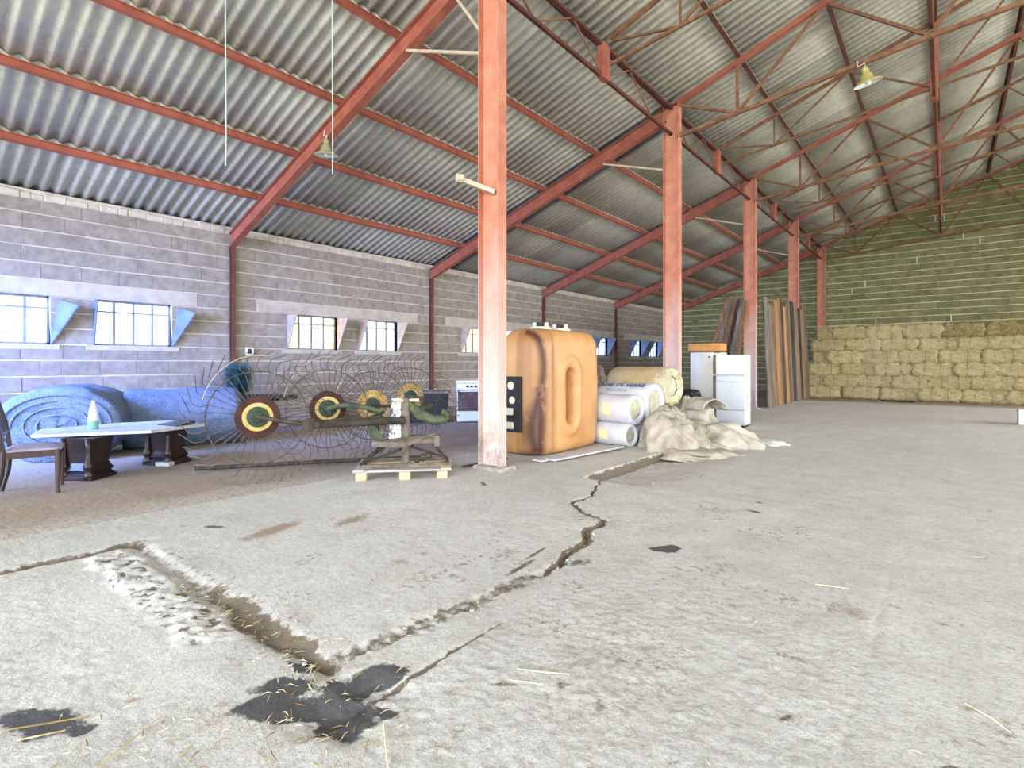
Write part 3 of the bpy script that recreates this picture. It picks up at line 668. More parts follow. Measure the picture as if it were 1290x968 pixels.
# the roof over and behind the photographer and the other slope, joined
rb = MB(); n_ = 0
def strip(xa, xb, y0, y1):
    k = int(round((y1 - y0) / PITCH * 4)); vs = []
    for x in (xa, xb):
        for i in range(k + 1):
            y = y0 + (y1 - y0) * i / k; vs.append((x, y, zr(x) + .03 + .027 * math.cos(2 * math.pi * (y - .1) / PITCH)))
    rb.add(vs, [(i, i + 1, k + 2 + i, k + 1 + i) for i in range(k)])
for r_, (xa, xb) in enumerate(rows): strip(xa - .01, xb, .1 - SW * 8, YMIN[r_])
strip(XRIDGE - .08, XRIDGE, .1, YF); strip(XRIDGE, 18.4, .1 - SW * 8, YF)
rb.build('further_roof_sheeting', M['sheet_roof'], ce)['kind'] = 'stuff'

# ------------------------------------------------------------------ purlins
PN = ['at the eaves, on the left block wall', 'first above the eaves of the left wall', 'second above the eaves of the left wall', 'third above the eaves of the left wall', 'fourth above the eaves, next below the column heads', 'over the lattice girder and column heads',
      'first to the right of the column heads', 'second to the right of the column heads', 'over the middle lattice girder', 'first right of the middle lattice girder', 'second right of the middle lattice girder', 'at the ridge']
for k, x in enumerate(PURL):
    if k == 0: continue
    z = zr(x) - .065
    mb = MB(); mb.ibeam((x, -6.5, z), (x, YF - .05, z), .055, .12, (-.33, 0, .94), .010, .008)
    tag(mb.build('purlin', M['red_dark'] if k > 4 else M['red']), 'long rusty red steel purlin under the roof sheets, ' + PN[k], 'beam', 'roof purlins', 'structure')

# ------------------------------------------------------------------ columns, rafters, wall posts
CN = ['nearest rust red steel column with bleached foot, left of the orange tank', 'second rust red steel column, rising behind the wrapped rolls', 'third rust red steel column, beside the white fridge and planks', 'fourth steel column, behind the row of upright planks',
      'fifth and farthest steel column, at the left end of the hay']
for k, y in enumerate(COLY):
    zt = zr(XC) - .16
    c = thing('column', CN[k], 'column', (XC, y, 0), kind='structure')
    mb = MB(); mb.ibeam((0, 0, -.02), (0, 0, zt), .15, .30, (1, 0, 0), .013, .010); mb.build('shaft', M['column'], c)
    MB().bbox(-.17, .17, -.10, .10, zt, zt + .02, .004).build('head_plate', M['red'], c)
    bm_ = MB(); bm_.bbox(-.2, .24, -.14, .16, -.02, .025 if k else .035, .02); bm_.build('footing', M['debris'], c)
    if k == 0:
        # clip with a bolt on the web
        b2 = MB(); b2.bar((.06, -.03, 3.14), (-.16, -.34, 3.25), .05, .05); b2.build('bracket', M['galv'], c)['label'] = 'dull metal bracket'
        b3 = MB(); b3.lathe([(.0, -.04), (.05, -.04), (.05, .04), (.0, .04)], 10, (-.17, -.36, 3.26), (.6, .8, 0)); b3.build('bracket_bolt', M['galv'], c)
    # rafter down to the wall
    rf = thing('rafter', ['sloping red steel rafter from the left wall to the head of the nearest column', 'sloping red steel rafter from the left wall to the second column', 'sloping red steel rafter from the left wall to the third column', 'sloping red steel rafter from the left wall to the fourth column',
               'sloping red steel rafter along the far gable wall'][k], 'beam', kind='structure')
    off = .27
    mb = MB(); mb.ibeam((XW + .02, y, zr(XW + .02) - off), (XC - .15, y, zr(XC - .15) - off), .125, .25, (-.33, 0, .94), .012, .010); mb.build('web', M['red'], rf)
    if k < 4:
        b4 = MB(); b4.tube([(XC - .17, y - .03, 4.80 + (0 if k == 0 else .1)), (-5.5, y - .03, zr(-5.5) - off - .13)], .022, 8); b4.build('knee_brace', M['galv'], rf)
        if k == 0:
            b5 = MB(); b5.tube([(XC - .17, y - .03, 5.07), (-4.6, y - .03, zr(-4.6) - off - .13)], .02, 8); b5.build('knee_brace', M['galv'], rf)
    # slim post on the wall
    if k < 4:
        ps = MB(); ps.ibeam((XW + .05, y, 0), (XW + .05, y, zr(XW) - .38), .07, .10, (1, 0, 0), .009, .008)
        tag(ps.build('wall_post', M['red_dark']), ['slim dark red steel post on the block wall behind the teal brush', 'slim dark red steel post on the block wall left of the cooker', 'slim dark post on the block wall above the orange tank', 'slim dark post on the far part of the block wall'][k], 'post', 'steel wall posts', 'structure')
for k in range(6):
    y = -.6 + 5.16 * k
    c = MB(); c.ibeam((XR, y, -.02), (XR, y, zr(XR) - .16), .15, .3, (1, 0, 0), .013, .010)
    # mirrored row on the open right side, outside the frame
    tag(c.build('side_column', M['red']), 'rust red steel column on the open side of the barn, ' + ORD[k] + ' from the front', 'column', None, 'structure')

# ------------------------------------------------------------------ trusses and lattice girders
def truss(y, main, label):
    t = thing('roof_truss', label, 'truss', kind='structure')
    topz = lambda x: zr(x) - .165
    m1 = M['red'] if main else M['rust']; wv = M['rust']
    hb, wb = (.09, .09) if main else (.06, .06)
    for s_ in (1, -1):
        mx = (lambda x: x) if s_ > 0 else (lambda x: 2 * XRIDGE - x)
        P = lambda x, z: (mx(x), y, z)
        MB().bar(P(XC + .1, topz(XC + .1)), P(XRIDGE, topz(XRIDGE)), wb, hb).build('top_chord', m1, t)
        bz = lambda x: 5.48 + (x + 3.9) * .115 if x < -.17 else 5.91 + (x + .17) * .075
        if not main: bz = lambda x: 5.70 + (x + 4.03) * .13
        xs = [XC + .1, -2.85, -.18, XRIDGE]
        for a, b_ in zip(xs[:-1], xs[1:]):
            MB().bar(P(a, bz(a)), P(b_, bz(b_)), .07 if main else .045, .06 if main else .04).build('bottom_chord', wv, t)
        T = .028 if main else .02
        webs = [((XC + .16, topz(XC) - .02), (-2.85, bz(-2.85))), ((-2.85, bz(-2.85)), (-2.85, topz(-2.85))), ((-2.85, bz(-2.85)), (-1.50, topz(-1.5))),
                ((-1.50, topz(-1.5)), (-.18, bz(-.18))), ((-.18, bz(-.18)), (-.18, topz(-.18))), ((-.18, bz(-.18)), (1.12, topz(1.12))), ((1.12, topz(1.12)), (2.43, bz(2.43))), ((2.43, bz(2.43)), (2.43, topz(2.43)))]
        for (xa, za), (xb, zb) in webs:
            MB().bar(P(xa, za), P(xb, zb), T * 1.6, T * 1.6, (0, 1, 0)).build('diagonal' if abs(xa - xb) > .1 else 'post', wv, t)
    return t
TN = ['second', 'third', 'fourth', 'fifth']
truss(COLY[0], True, 'main steel roof truss at the nearest red column, overhead')
for k in range(1, 5): truss(COLY[k], True, 'main steel roof truss springing from the %s red column' % TN[k - 1])
for k in range(4): truss(COLY[k] + 2.58, False, 'lighter steel roof truss midway between the %s and %s red columns' % (ORD[k], ORD[k + 1]))
def girder(x, zt, zb, label, y0, y1):
    g_ = thing('lattice_girder', label, 'girder', kind='structure')
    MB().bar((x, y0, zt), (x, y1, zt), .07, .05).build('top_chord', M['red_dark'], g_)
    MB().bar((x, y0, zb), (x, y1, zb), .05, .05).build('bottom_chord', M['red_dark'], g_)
    for k in range(-1, 4):
        a = COLY[0] + 5.16 * k; b_ = a + 5.16
        if a > y1: break
        n = 6
        for i in range(n):
            p, q = a + 5.16 * i / n, a + 5.16 * (i + 1) / n
            z0, z1 = (zb, zt) if i % 2 else (zt, zb)
            MB().bar((x, p, z0), (x, q, z1), .022, .022).build('diagonal', M['rust'], g_)
        m_ = (a + b_) / 2
        MB().bbox(x - .06, x + .06, m_ - .10, m_ + .10, zb - .03, zt + .02, .01).build('gusset', M['red'], g_)
    return g_
girder(XC - .02, zr(XC) - .20, 5.55, 'lattice girder running along the heads of the red columns', -.6, COLY[4])
girder(-.18, zr(-.18) - .22, 6.02, 'lattice girder running under the middle of the roof', -.6, COLY[4])

# ------------------------------------------------------------------ lamps and cords
def lamp(loc, top, rad, label, hood, drop):
    t = thing('pendant_lamp', label, 'lamp', loc, 0, None)
    s = rad / .19
    mb = MB(); mb.lathe([(.04 * s, .15 * s), (.07 * s, .12 * s), (.085 * s, .06 * s), (.13 * s, .035 * s), (.19 * s, 0), (.185 * s, -.005 * s)], 28); mb.build('lamp_shade', hood, t, True)
    mb = MB(); mb.lathe([(.183 * s, -.006 * s), (.125 * s, .026 * s), (.075 * s, .045 * s), (0, .05 * s)], 28); mb.build('reflector', M['lamp_white'], t, True)
    mb = MB(); mb.lathe([(0, .24 * s), (.025 * s, .235 * s), (.045 * s, .21 * s), (.045 * s, .15 * s), (0, .148 * s)], 16); mb.build('socket', hood, t, True)
    mb = MB(); mb.lathe([(0, -.03 * s), (.03 * s, -.015 * s), (.035 * s, .015 * s), (.02 * s, .05 * s)], 12); mb.build('bulb', M['lamp_white'], t, True)
    d = Vector(top) - Vector(loc)
    mb = MB(); mb.tube([(0, 0, .22 * s), (.02, .0, .28 * s), (d.x * .4 - .05, d.y * .4, d.z * .55 + .08), d], .008, 6); mb.build('cord', M['wire'], t)
    return t
l1 = lamp((-7.35, 4.5, 4.39), (-7.42, 4.52, 4.76), .19, 'enamel barn lamp with white reflector hanging from the nearest rafter', M['lamp_green'], 0)
l1.rotation_euler = (R(6), R(8), 0)
l2 = lamp((-.93, 9.70, 5.47), (-1.0, 9.70, 5.84), .20, 'enamel barn lamp with ochre hood hanging from the second truss', M['lamp_yellow'], 0)
l2.rotation_euler = (R(14), R(-10), 0)
for (x, y, zb, lab) in ((-5.66, 2.33, 3.20, 'pale green cord hanging from the roof, left of the other'), (-5.66, 3.54, 3.45, 'pale green cord hanging in front of the enamel lamp')):
    mb = MB(); mb.tube([(x, y, zr(x) - .05), (x + .01, y, (zr(x) + zb) / 2), (x, y + .01, zb + .3), (x + .01, y, zb)], .006, 5)
    tag(mb.build('hanging_cord', M['cord']), lab, 'cord')
mb = MB(); mb.bbox(XW, XW + .07, 4.82, 4.98, 1.36, 1.52, .012); t = mb.build('junction_box', M['white_enamel']); tag(t, 'small pale electric box on the block wall above the grey crate', 'electric box')
MB().bbox(XW + .065, XW + .085, 4.85, 4.92, 1.39, 1.49, .004).build('cover', M['iron'], t)

# ------------------------------------------------------------------ chair
ch = thing('wooden_chair', 'dark wooden chair with slatted back beside the plank table', 'chair', (-6.62, 1.02, fl(-6.6, 1.0)), R(-14))
# local: +y front, x across ; back at -y
def leg(pts, r): return MB().tube(pts, r, 8)
hw, hd = .20, .185
for sx_ in (-1, 1):
    leg([(sx_ * hw, hd, 0), (sx_ * hw, hd, .2), (sx_ * hw, hd, .41)], [.017, .021, .023]).build('leg', M['brown_wood'], ch)
    leg([(sx_ * hw, -hd - .06, 0), (sx_ * hw, -hd - .015, .2), (sx_ * hw, -hd, .42)], [.018, .022, .023]).build('leg', M['dark_wood'], ch)
    mb = MB(); mb.bar((sx_ * hw, -hd, .40), (sx_ * hw, -hd - .035, .66), .035, .034, (0, 1, 0)); mb.bar((sx_ * hw, -hd - .035, .65), (sx_ * hw, -hd - .10, .89), .033, .034, (0, 1, 0)); mb.build('back_post', M['dark_wood'], ch)
mb = MB(); mb.box(-hw - .01, hw + .01, hd - .012, hd + .016, .345, .41); mb.box(-hw - .01, hw + .01, -hd - .016, -hd + .012, .345, .41)
mb.box(-hw - .012, -hw + .012, -hd, hd, .345, .41); mb.box(hw - .012, hw + .012, -hd, hd, .345, .41); mb.build('seat_rail', M['brown_wood'], ch)
bm = bmesh.new(); bmesh.ops.create_grid(bm, x_segments=12, y_segments=12, size=.5)
for v_ in bm.verts:
    x, y = v_.co.x * 2, v_.co.y * 2; v_.co = (x * .215, y * .205 + .01, .412 + .035 * (1 - x ** 4) * (1 - y ** 4) ** .8 + .006 * N3(x * 2, y * 2, 0))
geo = bmesh.ops.extrude_face_region(bm, geom=bm.faces[:]); 
for v_ in [e for e in geo['geom'] if isinstance(e, bmesh.types.BMVert)]: v_.co.z = .405
bmesh.ops.recalc_face_normals(bm, faces=bm.faces); mm = bpy.data.meshes.new('seat'); bm.to_mesh(mm); bm.free(); mm.materials.append(M['seat']); mm.shade_smooth(); link('seat', mm, ch)
for z, y, h_ in ((.555, -hd - .02, .035), (.855, -hd - .09, .075)):
    MB().bbox(-hw, hw, y - .012, y + .012, z - h_ / 2, z + h_ / 2, .005).build('back_rail', M['brown_wood'], ch)
for sx_ in (-.08, 0.0, .08):
    MB().bar((sx_, -hd - .022, .56), (sx_, -hd - .085, .84), .045, .014, (0, 1, 0)).build('back_slat', M['dark_wood'], ch)

# ------------------------------------------------------------------ plank table, pedestals, bottle, folder
def pedestal(loc, rz, label):
    t = thing('carved_pedestal', label, 'pedestal', loc, rz)
    mb = MB(); Z = [(.0, .17, .15), (.05, .17, .15), (.07, .15, .13), (.10, .165, .145), (.13, .15, .13), (.17, .135, .115), (.28, .15, .125), (.40, .165, .14), (.43, .17, .145)]
    vs = []; fs = []
    for (z, a, b_) in Z: vs += [(-a, -b_, z), (a, -b_, z), (a, b_, z), (-a, b_, z)]
    for i in range(len(Z) - 1):
        for k in range(4): fs.append((4 * i + k, 4 * i + (k + 1) % 4, 4 * i + 4 + (k + 1) % 4, 4 * i + 4 + k))
    fs += [(3, 2, 1, 0), tuple(4 * (len(Z) - 1) + k for k in range(4))]
    mb.add(vs, fs); mb.build('body', M['dark_wood'], t)
    for sx_ in (-1, 1):
        m2 = MB(); m2.lathe([(0, 0), (.045, .005), (.05, .05), (.03, .085), (.045, .11), (.05, .14), (.028, .18), (.024, .30), (.032, .42), (0, .425)], 12, (sx_ * .135, -.135, .01)); m2.build('turned_corner', M['dark_wood'], t, True)
    m3 = MB(); m3.bbox(-.19, .19, -.17, .17, 0, .04, .012); m3.build('plinth', M['dark_wood'], t)
    return t
pedestal((-6.98, 1.50, fl(-7, 1.5)), R(35), 'dark carved wooden pedestal under the plank, next to the chair')
p2 = pedestal((-7.25, 2.32, fl(-7.2, 2.3)), R(30), 'dark carved wooden pedestal under the end of the plank away from the chair')
MB().bbox(.02, .2, -.2, -.1, 0, .05, .01).build('pale_foot', M['white_board'], p2)['label'] = 'pale broken foot moulding'
pt = MB(); zt = .445
q = [(-7.18, 1.08), (-6.66, 1.98), (-6.90, 2.62), (-7.62, 2.50), (-7.82, 1.98), (-7.72, 1.25)]
pt.add([(x, y, zt) for x, y in q] + [(x, y, zt + .03) for x, y in q], [tuple(range(5, -1, -1)), tuple(range(6, 12))] + [(i, (i + 1) % 6, 6 + (i + 1) % 6, 6 + i) for i in range(6)])
tag(pt.build('table_slab', M['white_board']), 'pale grey slab laid across two dark carved pedestals as a low table', 'table')
bt = thing('plastic_bottle', 'tall pale plastic bottle with green base standing on the low table slab', 'bottle', (-7.30, 1.62, zt + .03))
MB().lathe([(0, .0), (.045, 0), (.048, .01), (.048, .09)], 20).build('green_base', M['bottle_green'], bt, True)
MB().lathe([(.047, .09), (.048, .12), (.046, .16), (.036, .22), (.021, .275), (.016, .285), (.016, .30), (0, .302)], 20).build('body', M['bottle'], bt, True)
MB().lathe([(0.0, .315), (.017, .314), (.018, .292), (.016, .29)], 14).build('cap', M['white_enamel'], bt, True)
tag(MB().hexa([(-7.18, 2.2, zt + .031), (-6.82, 2.28, zt + .031), (-6.95, 2.52, zt + .031), (-7.3, 2.43, zt + .031), (-7.18, 2.2, zt + .04), (-6.82, 2.28, zt + .04), (-6.95, 2.52, zt + .07), (-7.3, 2.43, zt + .055)]).build('dark_folder', M['black']), 'dark flat folder lying on the end of the low table slab', 'folder')

# ------------------------------------------------------------------ round bales, crate, brush
def round_bale(loc, r, L, ax, label, sq=1.0):
    t = thing('round_bale', label, 'bale', loc)
    A = Vector(ax).normalized(); U = Vector((0, 0, 1)); V = A.cross(U).normalized()
    b_ = MB(); n = 56; prof = [(-.5, .0), (-.5, .2), (-.49, .4), (-.5, .6), (-.49, .8), (-.47, .95), (-.42, 1.0)] + [(-.42 + .84 * i / 10, 1.0) for i in range(1, 11)] + [(.47, .95), (.49, .8), (.5, .6), (.49, .4), (.5, .2), (.5, 0)]
    vs = []
    for i, (u, rr) in enumerate(prof):
        for k in range(n):
            a = 2 * math.pi * k / n; nn = 1 + .05 * N3(u * 3, math.cos(a) * 2 + loc[0], math.sin(a) * 2) + .02 * N3(u * 14, math.cos(a) * 9, math.sin(a) * 9)
            rr2 = rr * r * nn; u2 = u * L + .03 * N3(rr * 9 + a, u * 2, 3)
            zz = math.sin(a) * rr2 * sq; hx = math.cos(a) * rr2 * (2 - sq)
            zz = max(zz, -r * sq * .93)
            vs.append(A * u2 + V * hx + U * (zz + r * sq * .93))
    fs = [(i * n + k, i * n + (k + 1) % n, (i + 1) * n + (k + 1) % n, (i + 1) * n + k) for i in range(len(prof) - 1) for k in range(n)]
    b_.add(vs, fs); b_.build('bale_body', M['netting'], t, True)
    for side in (-1, 1):
        for rr in (.3, .5, .68, .84):
            pts = [A * (side * .5 * L + .004 * side + .012 * math.sin(3 * a + rr * 9)) + V * (math.cos(a) * r * rr * (2 - sq)) + U * (math.sin(a) * r * rr * sq * .93 + r * sq * .93) for a in [2 * math.pi * k / 40 for k in range(41)]]
            MB().tube(pts, .011, 5, False).build('rolled_layer', M['netting'], t, True)
    return t
round_bale((-8.75, 1.72, fl(-8.7, 1.7)), .56, 1.0, (.87, -.45, 0), 'sagging grey blue round bale seen end on behind the chair and table', .85)
round_bale((-8.75, 3.02, fl(-8.7, 3.0)), .455, 1.5, (.30, .95, 0), 'long grey blue rolled bale lying along the wall behind the low table', .95)
cr_ = thing('grey_crate', 'grey boarded crate behind the first rake wheel, against the block wall', 'crate', (-10.0, 4.95, fl(-10, 4.9)))
for k in range(3): MB().bbox(-.35, .35, -.85, .85, .01 + .17 * k, .01 + .17 * k + .16, .008).build('board', M['grey_crate'], cr_)
tag(MB().bbox(-10.45, -9.55, 4.15, 5.25, .535, .60, .01).build('dark_board', M['black']), 'flat dark board lying on the grey crate by the wall', 'board')
br = thing('bristle_brush', 'dark teal bristly bundle standing on the dark board by the wall post', 'brush', (-10.25, 4.45, .60))
MB().tube([(0, 0, 0), (.01, 0, .3), (0, 0, .62)], [.03, .03, .015], 8).build('handle', M['dark_wood'], br)
mb = MB()
for i in range(2200):
    a = rnd.uniform(0, 2 * math.pi); z = rnd.uniform(.0, .42); l_ = rnd.uniform(.2, .36); el = rnd.uniform(.3, 1.2)
    p0 = Vector((math.cos(a) * .02, math.sin(a) * .02, z)); d = Vector((math.cos(a) * math.cos(el), math.sin(a) * math.cos(el), math.sin(el)))
    p1 = p0 + d * l_; sd = d.orthogonal() * .006; mb.add([p0 - sd, p0 + sd, p1], [(0, 1, 2)])
tag(mb.build('bristles', M['teal'], br), kind='stuff')

# ------------------------------------------------------------------ finger wheel hay rake
rk = thing('hay_rake', 'rusty finger wheel hay rake with four spiked wheels and a long beam', 'hay rake', (0, 0, 0))
NW = 38
def tine_mesh(Rw):
    k = Rw / .68
    return MB().tube([(.19 * k, 0, 0), (.44 * k, .01, .0), (.50 * k, .045 * k, .01), (.58 * k, .03 * k, .0), (.67 * k, -.10 * k, -.03)], .0058, 4).mesh('tine', M['tine'])
def rake_wheel(c, nrm, Rw, hubm, ringm, midm, rotz=0.0):
    e = bpy.data.objects.new('rake_wheel', None); COL.objects.link(e); e.parent = rk; e.location = c
    e.rotation_euler = Vector(nrm).to_track_quat('Z', 'Y').to_euler(); k = Rw / .68
    tm = tine_mesh(Rw)
    for i in range(NW):
        t = link('tine', tm, e); t.rotation_euler = (0, 0, 2 * math.pi * i / NW + rnd.uniform(-.03, .03))
    MB().tube([(.45 * k * math.cos(a), .45 * k * math.sin(a), .012) for a in [2 * math.pi * q / 48 for q in range(49)]], .006, 5, False).build('tine_ring', M['tine'], e)
    MB().lathe([(.11 * k, -.012), (.20 * k, -.012), (.205 * k, 0), (.20 * k, .012), (.11 * k, .014)], 36).build('rim_disc', hubm, e)
    MB().lathe([(.085 * k, .013), (.135 * k, .019), (.14 * k, .013)], 36).build('paint_ring', ringm, e)
    MB().lathe([(0, .05), (.05 * k, .045), (.055 * k, .03), (.10 * k, .024), (.105 * k, -.012), (0, -.02)], 28).build('hub', midm, e)
    bl = MB()
    for i in range(NW // 2):
        a = 2 * math.pi * i / (NW // 2); bl.lathe([(.0, .02), (.008, .019), (.008, .01)], 6, (.172 * k * math.cos(a), .172 * k * math.sin(a), 0))
    bl.build('bolts', M['iron'], e)['kind'] = 'stuff'
    return e
HUB = [(-5.36, 2.52, .66), (-5.72, 3.52, .66), (-5.92, 4.31, .64), (-6.48, 5.42, .68)]
rake_wheel(HUB[0], (.88, -.42, .12), .70, M['maroon'], M['yellow'], M['dark_green'])
rake_wheel(HUB[1], (.88, -.46, .10), .70, M['maroon'], M['yellow'], M['dark_green'])
rake_wheel(HUB[2], (.86, -.50, .08), .68, M['ochre'], M['yellow'], M['dark_green'])
rake_wheel(HUB[3], (.86, -.5, .08), .68, M['ochre'], M['yellow'], M['dark_green'])
b0 = Vector((-4.74, 2.71, .61)); b1 = Vector((-4.45, 3.62, .60))
MB().tube([b0, b1], .042, 12).build('beam', M['iron'], rk)
MB().tube([(-5.10, 4.6, .66), (-4.6, 3.72, .62), b1], .035, 10).build('beam', M['green_paint'], rk)
bb = MB(); bb.lathe([(.0, -.06), (.06, -.06), (.065, 0), (.06, .06), (0, .06)], 16, b0, (.88, -.42, .1)); bb.lathe([(.0, -.05), (.03, -.09), (.03, .09), (0, .09)], 12, b0 + Vector((.03, .06, .0)), (.88, -.42, .1)); bb.build('clamp', M['iron'], rk)
n_ = Vector((.88, -.42, .1)) * .07
MB().tube([Vector(HUB[0]) + n_ * .3, Vector(HUB[0]) + n_, b0 + n_ * .4], .024, 8).build('crank_arm', M['iron'], rk)
MB().tube([Vector(HUB[1]) + n_ * .4, Vector(HUB[1]) + n_ + Vector((.16, .12, .04)), (-5.05, 3.62, .70), (-4.85, 3.65, .66), (-4.9, 3.5, .58), (-5.35, 3.35, .55)], .03, 8).build('crank_arm', M['green_paint'], rk)
MB().tube([Vector(HUB[2]) + n_ * .3, Vector(HUB[2]) + n_ * 1.1, (-4.75, 3.95, .69), (-4.5, 3.9, .70)], .02, 8).build('crank_arm', M['iron'], rk)
MB().tube([Vector(HUB[3]) + n_ * .3, Vector(HUB[3]) + n_ * 1.2 , (-5.6, 4.95, .70), (-4.95, 4.3, .66)], .03, 8).build('crank_arm', M['green_paint'], rk)
# bent guard wires over the wheels
for (h_, s0) in ((HUB[0], .0), (HUB[1], .3), (HUB[2], .6)):
    c = Vector(h_); u = Vector((.43, .9, 0)); v_ = Vector((0, 0, 1))
    MB().tube([c + u * (.50 * math.cos(a)) + v_ * (.62 * math.sin(a)) + Vector((.1, -.05, 0)) for a in [1.4 + s0 * .2 + .13 * q for q in range(12)]], .0032, 5).build('guard_wire', M['galv'], rk)
tag(MB().tube([(-6.35, 2.3, .05), (-5.6, 3.4, .06), (-4.95, 4.3, .06)], .025, 8).build('iron_rod', M['iron']), 'long dark iron rod lying on the floor behind the rake wheels', 'rod')

# ------------------------------------------------------------------ headstock on its pallet
pal = thing('wooden_pallet', 'small wooden pallet under the iron headstock', 'pallet', (-4.52, 3.70, 0), R(47))
PZ = fl(-4.52, 3.7)
for i, (bx, by) in enumerate(((-.42, -.22), (.02, -.24), (.40, -.20), (-.42, .25), (.0, .25), (.42, .25))):
    MB().bbox(bx - .055, bx + .055, by - .05, by + .05, PZ, PZ + .085, .006).build('pallet_foot', M['pallet'], pal)
for i, by in enumerate((-.22, .02, .25)):
    MB().bbox(-.5, .5, by - .055, by + .055, PZ + .085, PZ + .105, .004).build('pallet_board', M['pallet'] if i else M['pallet_pale'], pal)
for bx in (-.44, .44):
    MB().bbox(bx - .05, bx + .05, -.32, .32, PZ + .105, PZ + .122, .004).build('pallet_board', M['pallet_pale'] if bx < 0 else M['pallet'], pal)
hs = thing('rake_headstock', 'grey iron headstock with round post and crossed legs standing on the pallet', 'headstock', (-4.50, 3.70, PZ + .122), R(47))
for p0, p1 in (((-.46, -.18, .015), (.46, -.12, .015)), ((-.46, .22, .015), (.46, .2, .015)), ((-.44, -.2, .015), (-.44, .24, .015)), ((.44, -.14, .015), (.44, .22, .015))):
    MB().bar(p0, p1, .03, .03).build('base_bar', M['grey_iron'], hs)
for p0, p1 in (((-.45, -.17, .03), (-.25, -.05, .20)), ((.45, -.12, .03), (.28, -.04, .22)), ((-.42, -.1, .03), (.08, .02, .20)), ((.42, .16, .03), (.02, .02, .19)), ((-.42, .2, .03), (-.2, .05, .2))):
    MB().bar(p0, p1, .035, .022).build('strut', M['iron'], hs)
MB().tube([(0, 0, 0), (0, 0, .30)], .048, 16).build('post', M['grey_iron'], hs)
MB().tube([(0, 0, .28), (0, 0, .60), (.01, 0, .70)], [.04, .04, .035], 16).build('post', M['grey_iron'], hs)
pl_ = MB(); pl_.hexa([(-.34, -.1, .20), (.0, -.16, .20), (.32, -.02, .30), (-.05, .2, .25), (-.34, -.1, .255), (.0, -.16, .25), (.32, -.02, .325), (-.05, .2, .275)]); pl_.build('turntable_plate', M['grey_iron'], hs)
MB().tube([(.0, -.06, .24), (.2, -.06, .25), (.34, -.05, .25)], .04, 10).build('cross_tube', M['grey_iron'], hs)
MB().bbox(.3, .36, -.12, .04, .19, .31, .01).build('end_bracket', M['grey_iron'], hs)
wp = MB(); wp.hexa([(-.18, .0, .27), (-.05, .0, .27), (-.05, .03, .27), (-.18, .03, .27), (-.15, .01, .70), (-.05, .01, .70), (-.05, .03, .70), (-.15, .03, .70)]); wp.build('flaked_plate', M['bare'], hs)['label'] = 'flaked white painted plate'
MB().tube([(-.16, -.03, .60), (-.22, -.03, .45), (-.26, -.03, .32)], .03, 8).build('lever', M['grey_iron'], hs)
MB().tube([(-.24, -.02, .28), (-.33, -.02, .34), (-.34, 0, .43), (-.27, 0, .49), (-.2, 0, .42)], [.05, .06, .06, .05, .04], 10).build('curved_arm', M['green_paint'], hs)
MB().tube([(.05, .02, .62), (.15, .04, .52), (.30, .06, .46), (.42, .06, .47), (.45, .06, .52), (.38, .06, .55)], [.05, .06, .06, .055, .045, .04], 10).build('curved_arm', M['green_paint'], hs)
MB().tube([(-.1, 0, .67), (.05, 0, .68), (.14, .01, .68)], .018, 8).build('pin', M['galv'], hs)
for a in range(5):
    MB().tube([(.45, .06, .52), (.56 + .02 * a, .1, .42 + .08 * a)], .006, 4).build('loose_tine', M['tine'], hs)
for j in range(3):
    MB().lathe([(.03, -.006), (.042, 0), (.03, .006), (.022, 0), (.03, -.006)], 12, (.12 + .06 * j, -.08, .06 + .015 * j), (.3, -.9, .2 * j)).build('chain_link', M['iron'], hs)
tag(MB().tube([(-4.25, 4.3, .03), (-4.16, 5.0, .035), (-4.5, 5.2, .03)], .012, 6).build('iron_bar', M['iron']), 'thin dark iron bar on the floor between pallet and nearest column', 'bar')

# ------------------------------------------------------------------ cooker and black bin
ck = thing('cooker', 'white enamel cooker with dark oven door, left of the nearest column', 'cooker', (-7.42, 7.80, fl(-7.5, 7.6)), R(-42))
# front faces local +x (towards the barn), width along y
MB().bbox(-.56, 0, -.30, .30, .02, .80, .012).build('body', M['white_enamel'], ck)
MB().bbox(-.56, .03, -.31, .31, .80, .85, .01).build('worktop', M['white_enamel'], ck)
MB().bbox(.0, .025, -.30, .30, .675, .79, .008).build('control_panel', M['white_enamel'], ck)
for i in range(5): MB().lathe([(0, .03), (.022, .03), (.024, .0)], 12, (.025, -.10 + .085 * i, .735), (1, 0, 0)).build('knob', M['black'], ck)
dr = MB().bbox(.0, .03, -.29, .29, .24, .665, .01).build('oven_door', M['oven_glass'], ck)
MB().bar((.045, -.26, .64), (.045, .26, .64), .015, .02).build('handle', M['white_enamel'], dr)
MB().bbox(.0, .022, -.29, .29, .03, .23, .008).build('drawer_front', M['blue_white'], ck)
bn = thing('black_bin', 'low black plastic bin on the floor beside the white cooker', 'bin', (-8.27, 7.38, fl(-8.1, 7)), R(-42))
mb = MB(); a, b_, t_ = .34, .42, .025
mb.hexa([(-a + .05, -b_ + .05, 0), (a - .05, -b_ + .05, 0), (a - .05, b_ - .05, 0), (-a + .05, b_ - .05, 0), (-a, -b_, .62), (a, -b_, .62), (a, b_, .62), (-a, b_, .62)]); mb.build('tub', M['black'], bn)
mb = MB(); mb.box(-a - .03, a + .03, -b_ - .03, -b_ + .01, .60, .64); mb.box(-a - .03, a + .03, b_ - .01, b_ + .03, .60, .64); mb.box(-a - .03, -a + .01, -b_, b_, .60, .64); mb.box(a - .01, a + .03, -b_, b_, .60, .64); mb.build('rim', M['grey_iron'], bn)

